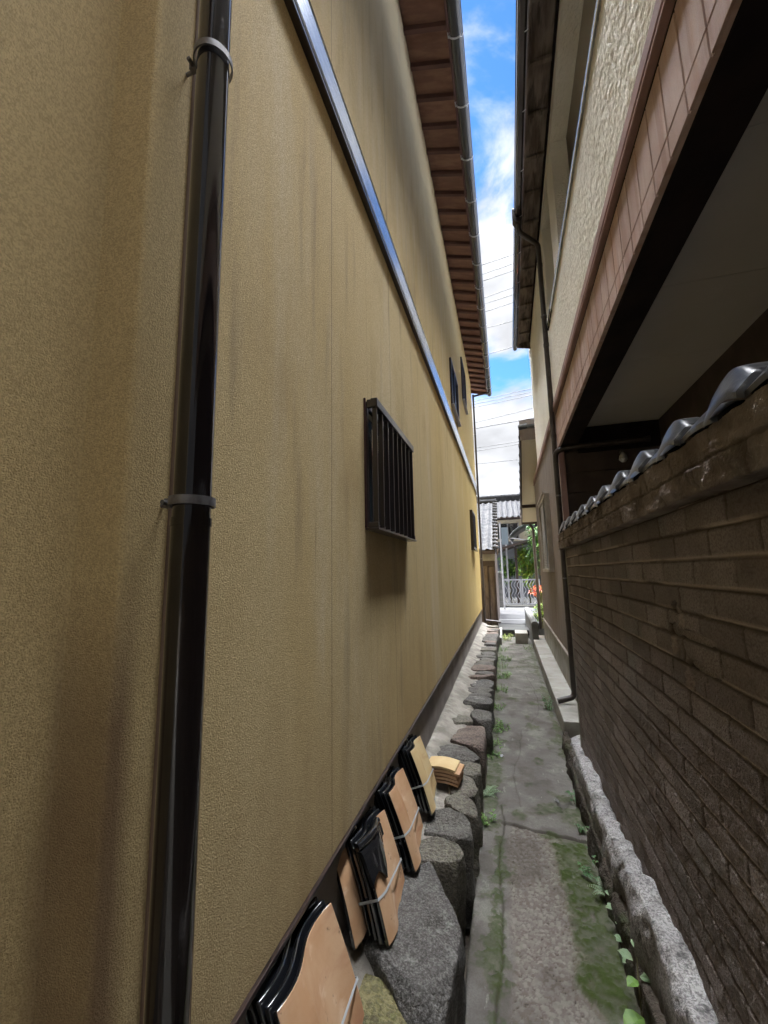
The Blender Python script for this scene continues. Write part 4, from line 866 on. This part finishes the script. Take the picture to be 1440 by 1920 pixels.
# broken black ridge tile over the second bundle
def ridge_piece():
    """jagged black glazed fragment with a rolled rim, hooked over the head of the second bundle"""
    m = MB(); n = 16; k = 12; vs = []; fs = []; N_ = (n+1)*(k+1)
    for layer in (0, 1):
        for i in range(n+1):
            s_ = i/n
            low = .165+.05*abs(math.sin(s_*5.1+.6))+.075*max(0, s_-.62)/.38
            for j in range(k+1):
                t = j/k; v = low+(.318-low)*t; curl = .030*max(0, t-.72)/.28
                x = .022+.020*math.sin(math.pi*min(1, s_*1.1))-curl*curl*25-layer*.012+.012*(1-t)*(s_ < .2)
                vs.append((x, -.030+.205*s_, v))
    for layer in (0, 1):
        for i in range(n):
            for j in range(k):
                a = layer*N_+i*(k+1)+j; q = (a, a+k+1, a+k+2, a+1); fs.append(q if not layer else q[::-1])
    for i in range(n):
        for j0 in (0, k): a = i*(k+1)+j0; fs.append((a, a+k+1, N_+a+k+1, N_+a))
    for j in range(k):
        for i0 in (0, n): a = i0*(k+1)+j; fs.append((a, a+1, N_+a+1, N_+a))
    m.add(vs, fs); m.tube([(.010+.022*math.sin(math.pi*min(1, s_*1.1)), -.034+.21*s_, .318) for s_ in np.linspace(0, 1, 14)], .013, 10)
    o = m.build('broken_ridge_tile', GLAZE, smooth=True); o.matrix_world = bd2.matrix_world.copy()
    o.matrix_basis = Matrix.Translation((0, 0, 0)) @ BD2M
    tag(o, 'broken glossy black ridge tile hooked over the top of a leaning tile bundle', 'roof tile'); return o
BD2M = bd2.matrix_basis.copy()
ridge_piece()
PL = thing('tile_pile', 'low flat pile of small yellow-brown clay tile pieces lying on the stone edging', 'roof tiles', (-.47, 3.0, .30))
for k in range(5):
    m = MB(); n = 10; vs = []; fs = []; W_ = .19; D_ = .15
    for layer in (0, 1):
        for i in range(n+1):
            for j in (0, 1):
                u = i/n; vs.append((-.10+u*W_+k*.004*(1 if k % 2 else -1), -.075+j*D_, .012+k*.020+.012*math.sin(math.pi*u)-layer*.013))
    N_ = 2*(n+1)
    for i in range(n): fs += [(2*i, 2*i+2, 2*i+3, 2*i+1), (N_+2*i+1, N_+2*i+3, N_+2*i+2, N_+2*i), (2*i, N_+2*i, N_+2*i+2, 2*i+2), (2*i+1, 2*i+3, N_+2*i+3, N_+2*i+1)]
    fs += [(0, 1, N_+1, N_), (2*n, N_+2*n, N_+2*n+1, 2*n+1)]
    m.add(vs, fs); m.build('clay_tile', TERRA_Y if k == 4 else TERRA, PL, smooth=True)
PL.rotation_euler = (0, 0, R(-6)); PL.location = (-.435, 2.83, .30)

# ================================================================== PLANTS
def leafquad(m, p, d, w, l, up_=Vector((0, 0, 1)), mi=0, fold=.25, droop=.2):
    d = d.normalized(); s_ = d.cross(up_); s_ = s_.normalized() if s_.length > 1e-4 else Vector((1, 0, 0)); nn = s_.cross(d)
    ts = [(0, 0), (.25, .75), (.5, 1), (.75, .72), (1, 0)]; vs = []
    for t, k in ts:
        c = p+d*l*t-Vector((0, 0, 1))*droop*l*t*t
        if k == 0: vs.append(c)
        else: vs += [c-s_*w*.5*k+nn*w*fold*k, c, c+s_*w*.5*k+nn*w*fold*k]
    m.add(vs, [(0, 2, 1), (0, 3, 2), (1, 2, 5, 4), (2, 3, 6, 5), (4, 5, 8, 7), (5, 6, 9, 8), (7, 8, 10), (8, 9, 10)], mi)
def fern(loc, n, size, seed, label, lmat=LEAFP):
    rr = random.Random(seed); root = thing('fern', label, 'fern', loc); m = MB(); st = MB()
    for k in range(n):
        a = rr.uniform(0, 2*math.pi); L_ = size*rr.uniform(.7, 1.1); d = Vector((math.cos(a), math.sin(a), rr.uniform(.5, 1.1))).normalized(); pts = []
        for i in range(9):
            t = i/8; pts.append(d*L_*t+Vector((0, 0, -.45*L_*t*t)))
        st.tube(pts, .0012, 5)
        for i in range(1, 9):
            t = i/8; p = pts[i]; dd = (pts[i]-pts[i-1]).normalized(); s_ = dd.cross(Vector((0, 0, 1))).normalized(); ll = L_*.34*(1-t*.75)
            for sg in (-1, 1): leafquad(m, p, s_*sg+dd*.45, ll*.38, ll, droop=.1)
    m.build('fronds', lmat, root); st.build('stem', STEM, root); return root
def weed(loc, n, h, spread, lw, ll, seed, label, lmat=LEAF, name='weed', per=6, cat='weed'):
    rr = random.Random(seed); root = thing(name, label, cat, loc); m = MB(); st = MB()
    for k in range(n):
        a = rr.uniform(0, 2*math.pi); rd_ = spread*math.sqrt(rr.random()); b0 = Vector((rd_*math.cos(a), rd_*math.sin(a)*1.3, -.01)); H = h*rr.uniform(.5, 1)
        tip = b0+Vector((math.cos(a)*H*.35, math.sin(a)*H*.35, H)); mid = (b0+tip)/2+Vector((0, 0, H*.1)); st.tube([b0, mid, tip], .0014, 5)
        for i in range(per):
            t = (i+1)/per; p = b0.lerp(mid, t*2) if t < .5 else mid.lerp(tip, t*2-1); an = rr.uniform(0, 6.28)
            leafquad(m, p, Vector((math.cos(an), math.sin(an), rr.uniform(.0, .7))), lw*rr.uniform(.7, 1.2), ll*rr.uniform(.7, 1.2), droop=.25)
    m.build('leaves', lmat, root); st.build('stem', STEM, root); return root
fern((-.215, 3.34, .0), 11, .12, 1, 'pale green fern at the foot of the boulders beside the dark rounded stones')
weed((-.20, 3.95, .0), 14, .05, .05, .018, .028, 2, 'low mossy green tuft in the gap just beyond the pale green fern', MATS['weed_leaf'])
weed((-.145, 4.60, .0), 18, .09, .07, .018, .035, 3, 'leafy bright green weed clump beside the reddish boulder', LEAF)
weed((-.14, 6.75, .0), 24, .10, .10, .016, .04, 4, 'grassy weed clump along the stone edging near the middle of the path', LEAF)
weed((-.13, 7.95, .0), 24, .11, .12, .016, .04, 5, 'farther grassy weed clump against the stone edging beyond the first grassy one', LEAF)
weed((-.07, 10.3, .0), 24, .16, .10, .020, .05, 6, 'dry yellowish weeds at the far end of the path by the stone slab', LEAFY)
weed((.375, 5.35, .0), 9, .16, .04, .022, .04, 7, 'upright leafy weed growing beside the concrete ledge by the pipe outlet', LEAFD)
weed((.375, 3.32, .02), 7, .07, .05, .035, .040, 8, 'small clover-like plant with rounded leaves by the granite kerb', LEAFD, per=4)
weed((.365, 2.62, .02), 10, .06, .06, .014, .026, 9, 'dark low weed tuft on the moss beside the soil bank', LEAFD)
fern((.372, 2.47, .03), 5, .10, 12, 'small grey-green fern hanging over the moss from the soil bank')
vn_ = thing('trailing_vine', 'trailing vine with round pale leaves creeping down the soil bank', 'vine', (.385, 2.33, .03)); m = MB(); st = MB(); rr = random.Random(5)
pts = [Vector((.0, .05, .05)), Vector((-.01, -.03, .05)), Vector((.0, -.10, .045)), Vector((-.008, -.17, .03)), Vector((.0, -.24, .01))]; st.tube(pts, .0015, 5)
for p in pts:
    for k in range(2): leafquad(m, p+Vector((0, 0, .004)), Vector((rr.uniform(-1, -.2), rr.uniform(-.8, .8), .35)), .030, .034, droop=.2, fold=.12)
m.build('leaves', LEAFP, vn_); st.build('stem', STEM, vn_)
bv = thing('climbing_plant', 'broad heart-leaved plant rising beside the kerb at the bottom right', 'plant', (.372, 1.90, .0)); m = MB(); m2 = MB(); st = MB()
st.tube([(0, 0, 0), (.0, .0, .10), (.012, .05, .17)], .002, 6)
for (p, d, w_, l_, q) in [((.0, .055, .15), (-.8, .4, .5), .045, .06, 0), ((.01, .02, .13), (.6, -.3, .35), .05, .055, 0), ((.0, .0, .13), (-.7, -.4, .2), .045, .05, 1), ((0, -.04, .05), (-.9, -.5, .15), .075, .085, 1), ((.01, -.08, .05), (.5, -.8, .2), .055, .07, 0), ((.02, .08, .17), (.0, .9, .5), .03, .05, 0)]:
    leafquad(m2 if q else m, Vector(p), Vector(d), w_, l_, droop=.35, fold=.1)
m.build('leaves', LEAFP, bv); m2.build('yellow_leaves', LEAF, bv); st.build('stem', STEM, bv)
for i, (wx, wy, wn, wh) in enumerate([(-.205, 2.98, 9, .035), (-.175, 4.18, 12, .05), (-.165, 5.25, 16, .06), (-.15, 5.95, 18, .08), (-.14, 7.35, 16, .08), (-.13, 8.9, 18, .09), (.385, 2.95, 9, .05), (.33, 9.1, 10, .06)]):
    weed((wx, wy, -.005), wn, .035+.012*wy, wh, .014, .028, 60+i, ['tiny weed sprouting at the edge of the slab crack below the dark boulders', 'small weed sprig just beyond the crumpled white scrap', 'third weed clump along the left edge of the path, past the reddish boulder', 'dense weed clump midway along the left edge of the path', 'grassy sprig between the two grassy clumps on the left', 'weed clump on the left edge nearest the drain slab', 'weed tuft on the right just before the clover-like plant', 'small weed on the right edge near the concrete block'][i], LEAF if i != 6 else LEAFD)
def litter(name, loc, sz, m_, label, cat, seed):
    mb = MB(); rr = random.Random(seed); n = 10; vs = [(0, 0, .008)]
    for k in range(n): a = 6.283*k/n; r_ = sz*rr.uniform(.6, 1); vs.append((r_*math.cos(a)*.6, r_*math.sin(a), .010*rr.random()+.002))
    mb.add(vs, [(0, k+1, (k+1) % n+1) for k in range(n)]); o = mb.build(name, m_); o.location = loc; so2 = o.modifiers.new('s', 'SOLIDIFY'); so2.thickness = .0015; tag(o, label, cat)
litter('dead_leaf', (.245, 3.32, .018), .035, STONEW, 'single curled pale dead leaf lying on the bare slab', 'leaf', 4)
litter('paper_scrap', (-.125, 3.97, .016), .03, WHITEP, 'small crumpled white scrap beside the mossy tuft on the path', 'litter', 9)

# ================================================================== FAR END
b = MB(); b.box(-.16, .46, 10.78, 11.30, .05, .175); o = b.build('stone_slab', FCONC, bevel=.012); tag(o, 'flat stone slab bridging the dark drain at the end of the path', 'slab')
b = MB(); b.box(.12, .385, 9.75, 10.25, -.1, .245); o = b.build('stone_block', CONC, bevel=.015); tag(o, 'squared concrete block standing on the path before the drain slab', 'block')
b = MB(); b.box(-.235, -.165, 9.6, 11.3, -.15, .16); o = b.build('drain_kerb', CONC, bevel=.01); tag(o, 'narrow concrete kerb on the left of the drain slab', 'kerb')
LW = thing('low_block_wall', 'low pale block wall with rounded cap beside the far end of the path', 'wall', (.5, 9.3, -.15))
b = MB(); b.box(.455, .575, 9.30, 12.8, -.15, .46); inv(b.build('wall_body', STONEW, LW, bevel=.004), LW)
b = MB(); b.prism([(.445, .462), (.585, .462), (.585, .51), (.555, .545), (.475, .545), (.445, .51)], 'y', 9.28, 12.82); inv(b.build('cap', STONEW, LW, bevel=.006), LW)
# timber shed & roof beyond the ochre house
SH = thing('timber_shed', 'small brown timber outbuilding with wavy grey tiled roof beyond the ochre house', 'shed', (-.9, 12.0, -.15))
def shp(b, n, m, **k): o = b.build(n, m, SH, **k); inv(o, SH); return o
b = MB(); b.box(-4, -.27, 11.75, 15.5, -.15, 2.15); shp(b, 'wall', BROWNW)
b = MB(); b.box(-.62, -.265, 11.70, 11.749, 1.72, 1.86); b.box(-.31, -.262, 11.69, 11.749, .0, 1.719); b.box(-.47, -.44, 11.71, 11.749, .0, 1.719); b.box(-.62, -.59, 11.71, 11.749, .0, 1.719); shp(b, 'frame', DKWALL, bevel=.004)
b = MB(); b.box(-.585, -.475, 11.735, 11.748, .05, 1.70); b.box(-.435, -.315, 11.735, 11.748, .05, 1.70); shp(b, 'door_panel', BROWNW, bevel=.004)
b = MB(); b.box(-.64, -.26, 11.70, 11.749, 1.861, 2.08); shp(b, 'lintel_board', CONC)
tr = tile_roof('tile_roof', -3.2, -.20, 11.45, 15.0, lambda X_, Y_: 2.13+(Y_-11.45)*.52, ROOFT, SH, along='y', pitch=.20, course=.24, amp=.028)
b = MB(); b.prism([(11.45, 2.03), (11.45, 2.11), (15.0, 3.95), (15.0, 3.86)], 'x', -3.2, -.24); shp(b, 'roof_deck', DKWALL)
b = MB(); b.prism([(11.45, 2.0), (11.45, 2.15), (15.0, 4.0), (15.0, 3.85)], 'x', -.198, -.165); shp(b, 'verge_board', BROWNW)
b = MB(); b.tube([(-3.2, 15.0, 4.0), (-.2, 15.0, 4.0)], .11, 12); b.box(-3.2, -.22, 14.93, 15.07, 3.9, 4.14); shp(b, 'ridge', ROOFT, smooth=True)
b = MB()
for i in range(16): yy = 11.5+i*.23; b.tube([(-.16, yy, 2.17+(yy-11.45)*.52), (-.30, yy, 2.20+(yy-11.45)*.52)], .045, 8)
shp(b, 'verge_tiles', ROOFT, smooth=True)
# garden gate
GT = thing('wavy_gate', 'white metal double gate with wavy vertical bars across the street', 'gate', (.6, 18.3, .13))
def gleaf(x0, x1):
    o = MB(); z0, z1 = .19, 1.22
    o.box(x0, x0+.05, 18.28, 18.32, z0, z1); o.box(x1-.05, x1, 18.28, 18.32, z0, z1); o.box(x0+.051, x1-.051, 18.28, 18.32, z1-.05, z1); o.box(x0+.051, x1-.051, 18.28, 18.32, z0, z0+.05)
    L_ = o.build('gate_leaf', WHITEP, GT); inv(L_, GT)
    w = MB(); n = 5
    for i in range(n):
        xx = x0+.05+(x1-x0-.1)*(i+.5)/n; w.tube([(xx+.045*math.sin(t*2*math.pi*2.2), 18.30, z0+.05+(z1-z0-.1)*t) for t in np.linspace(0, 1, 28)], .013, 6)
    wo = w.build('wavy_bars', WHITEP, L_, smooth=True); 
gleaf(-.13, .58); gleaf(.60, 1.31)
GP = thing('gatepost', 'pale cut-stone gatepost beside the white wavy gate', 'gatepost', (-.24, 18.35, .13))
b = MB()
for i in range(7): b.box(-.345+.008*(i % 2), -.14-.006*(i % 3), 18.2, 18.5, .13+i*.19, .13+i*.19+.182)
o = b.build('stone_shaft', STONEW, GP, bevel=.012); inv(o, GP)
b = MB(); b.box(-.37, -.12, 18.17, 18.53, 1.462, 1.53); o = b.build('capstone', STONEW, GP, bevel=.01); inv(o, GP)
b = MB(); b.box(-6, -.36, 18.6, 18.8, .13, 1.5); b.box(-6.0, -.36, 18.55, 18.85, 1.501, 1.56); o = b.build('street_wall', FCONC); tag(o, 'plain garden boundary wall running left from the pale gatepost', 'wall')
b = MB(); b.box(1.33, 6, 18.6, 18.8, .13, 1.3); b.box(1.33, 6, 18.55, 18.85, 1.301, 1.36); o = b.build('street_wall', FCONC); tag(o, 'plain garden boundary wall running right from the white wavy gate', 'wall')
# house behind
FH = thing('tiled_house', 'house across the street with pale wall, grey wall panel and grey pantile roof', 'house', (0, 25, .13))
def fhp(b, n, m, **k): o = b.build(n, m, FH, **k); inv(o, FH); return o
b = MB(); b.box(-7, 6, 24.5, 30, .13, 4.6); fhp(b, 'wall', GREYW)
b = MB(); b.box(-7, 6, 24.42, 24.499, 3.2, 4.6); fhp(b, 'upper_wall', CREAM)
tile_roof('tile_roof', -7.5, 6.5, 23.8, 27.3, lambda X_, Y_: 4.50+(Y_-23.8)*.42, ROOFT, FH, along='y', pitch=.30, course=.27, amp=.05)
b = MB(); b.prism([(23.8, 4.42), (23.8, 4.48), (27.3, 5.9), (30.8, 4.48), (30.8, 4.42)], 'x', -7.5, 6.5); fhp(b, 'roof_deck', DKWALL)
b = MB(); b.box(-7.5, 6.5, 27.15, 27.45, 5.9, 6.25); b.tube([(-7.5, 27.3, 6.25), (6.5, 27.3, 6.25)], .14, 10); fhp(b, 'ridge', ROOFT)
for x0 in (-.3, 1.6):
    b = MB(); b.box(x0, x0+1.1, 24.38, 24.418, 3.35, 4.2); w = fhp(b, 'window', GLASS)
    b = MB(); b.box(x0-.06, x0, 24.36, 24.419, 3.29, 4.26); b.box(x0+1.1, x0+1.16, 24.36, 24.419, 3.29, 4.26); b.box(x0+.52, x0+.58, 24.36, 24.379, 3.35, 4.2); b.build('frame', WHITEP, w)
# carport with curved sheet, lean-to, post
CPT = thing('carport', 'carport with curved smoky sheet roof standing above the lean-to across the street', 'carport', (.7, 20.5, .13))
m = MB(); n = 14; vs = []
for i in range(n+1):
    a = R(15+60*i/n); vs += [(.15+1.6*(1-math.cos(a)), 19.2, 2.75+1.0*math.sin(a)), (.35+1.6*(1-math.cos(a)), 22.2, 2.75+1.0*math.sin(a))]
m.add(vs, [(2*i, 2*i+2, 2*i+3, 2*i+1) for i in range(n)]); o = m.build('roof_sheet', CARP, CPT, smooth=True); inv(o, CPT); o.modifiers.new('s', 'SOLIDIFY').thickness = .03
b = MB(); b.tube([(.15, 19.25, 3.02), (1.9, 19.25, 2.72)], .022, 6); b.tube([(.25, 19.25, 2.95), (.5, 19.25, 2.5)], .022, 6); b.box(.05, .12, 19.2, 19.27, .13, 3.4); o = b.build('frame', WHITEP, CPT); inv(o, CPT)
LT = thing('lean_to', 'dark low lean-to roof on posts in front of the shrubs across the street', 'shed', (.3, 19.6, .13))
b = MB(); b.prism([(-.35, 2.42), (-.35, 2.52), (1.35, 3.0), (1.35, 2.90)], 'y', 19.0, 21.2); o = b.build('roof', DKWALL, LT); inv(o, LT)
b = MB(); b.box(.42, .52, 19.2, 19.3, .13, 2.6); o = b.build('post', DKWALL, LT); inv(o, LT)
b = MB(); b.box(-.08, .17, 17.15, 17.19, 2.60, 3.28); o = b.build('panel_sign', PANEL)
tag(o, 'pale blue blank sign panel hanging over the street on a pole', 'sign')
b = MB(); b.tube([(-.12, 17.2, .1), (-.12, 17.2, 3.5)], .03, 8); b.build('pole', WHITEP, o)
# shrubs
def crown(name, loc, rx, ry, rz, n, sz, mats, label, cat, seed, trunk=True, lobes=9):
    rr = random.Random(seed); root = thing(name, label, cat, loc); L = [(Vector((rr.uniform(-.6, .6)*rx, rr.uniform(-.6, .6)*ry, rr.uniform(-.65, .65)*rz)), rr.uniform(.32, .6)) for _ in range(lobes)]
    ms = [MB() for _ in mats]
    for k in range(n):
        c, q = rr.choice(L); u = Vector((rr.gauss(0, 1), rr.gauss(0, 1), rr.gauss(0, 1))).normalized()*rr.uniform(.5, 1)**.6*q
        p = c+Vector((u.x*rx, u.y*ry, u.z*rz)); d = Vector((rr.uniform(-1, 1), rr.uniform(-1, 1), rr.uniform(-.6, .6)))
        leafquad(ms[rr.randrange(len(mats))], p, d, sz*rr.uniform(.4, .6), sz*rr.uniform(.7, 1.3), droop=.3)
    for mb, mt in zip(ms, mats): mb.build('foliage', mt, root)
    if trunk:
        t = MB(); zb = -loc[2]+.1; t.tube([(0, 0, zb), (.03, .02, zb*.5), (0, 0, 0)], [.05, .04, .02], 8)
        for q in range(4): c = L[q][0]; t.tube([(0, 0, zb*.4), c*.6, c], [.02, .012, .005], 6)
        t.build('trunk', STEM, root)
    return root
crown('shrub', (.95, 19.7, 1.75), .62, .5, .85, 1500, .16, [LEAFT, LEAFY], 'tall bright green shrub behind the white wavy gate', 'shrub', 3)
crown('shrub', (.15, 20.4, 1.6), .45, .4, .75, 900, .12, [LEAFT2, LEAFT], 'darker shrub in the shade left of the bright green one', 'shrub', 4)
crown('shrub', (1.35, 19.0, 2.6), .45, .5, .85, 1000, .13, [LEAFT, LEAFD], 'leafy climber rising beside the lower eave of the cream house', 'shrub', 5)
crown('azalea', (.86, 12.0, 1.03), .24, .25, .20, 420, .06, [FLOW, FLOW, LEAF], 'azalea in orange-red bloom above the low block wall', 'shrub', 6, lobes=6)
crown('hedge_plant', (.82, 11.7, .58), .22, .3, .30, 500, .07, [LEAFY, LEAF], 'yellow-green leafy bush growing below the red azalea', 'shrub', 7, lobes=7)
# overhead cables
wires = [((903, 497), (960, 478)), ((903, 515), (960, 495)), ((905, 527), (960, 508)), ((908, 558), (960, 540)), ((908, 570), (960, 553)), ((908, 585), (960, 568)), ((912, 615), (950, 605)),
         ((918, 663), (998, 640)), ((890, 752), (1005, 727)), ((890, 758), (1005, 733)), ((890, 764), (1005, 739)), ((893, 792), (1005, 764)), ((893, 803), (1005, 783)), ((893, 840), (972, 828)), ((893, 846), (972, 833)), ((893, 870), (972, 862)), ((900, 937), (972, 933))]
UW = 22.0
WZ = []
for i, ((xa, ya), (xb_, yb_)) in enumerate(wires):
    # height and slope of each cable where it crosses the gap, 22 m ahead
    def at(px, py):
        d = right*(px-720)+up*(960-py)+fwd*780; return Vector((0, 0, 1.6))+d*(UW+i*.35)/d.y
    a, b_ = at(xa, ya), at(xb_, yb_); WZ.append((round(a.x, 2), round(a.z, 2), round(b_.x, 2), round(b_.z, 2)))
    sx = (b_.z-a.z)/(b_.x-a.x); m = MB(); yw = UW+i*.35
    pts = [(x_, yw, a.z+sx*(x_-a.x)+.0012*(x_-a.x)*(x_-b_.x)) for x_ in np.linspace(-14, 14, 29)]
    m.tube(pts, .020 if i not in (12,) else .035, 5)
    o = m.build('overhead_cable', WIRE); tag(o, 'thin black overhead cable crossing the strip of sky between the eaves' if i != 12 else 'thickest overhead cable, just above the far cream eave', 'cable', 'overhead cables')
    if i != 12: o['group'] = 'overhead cables'
print('WIRES', WZ)
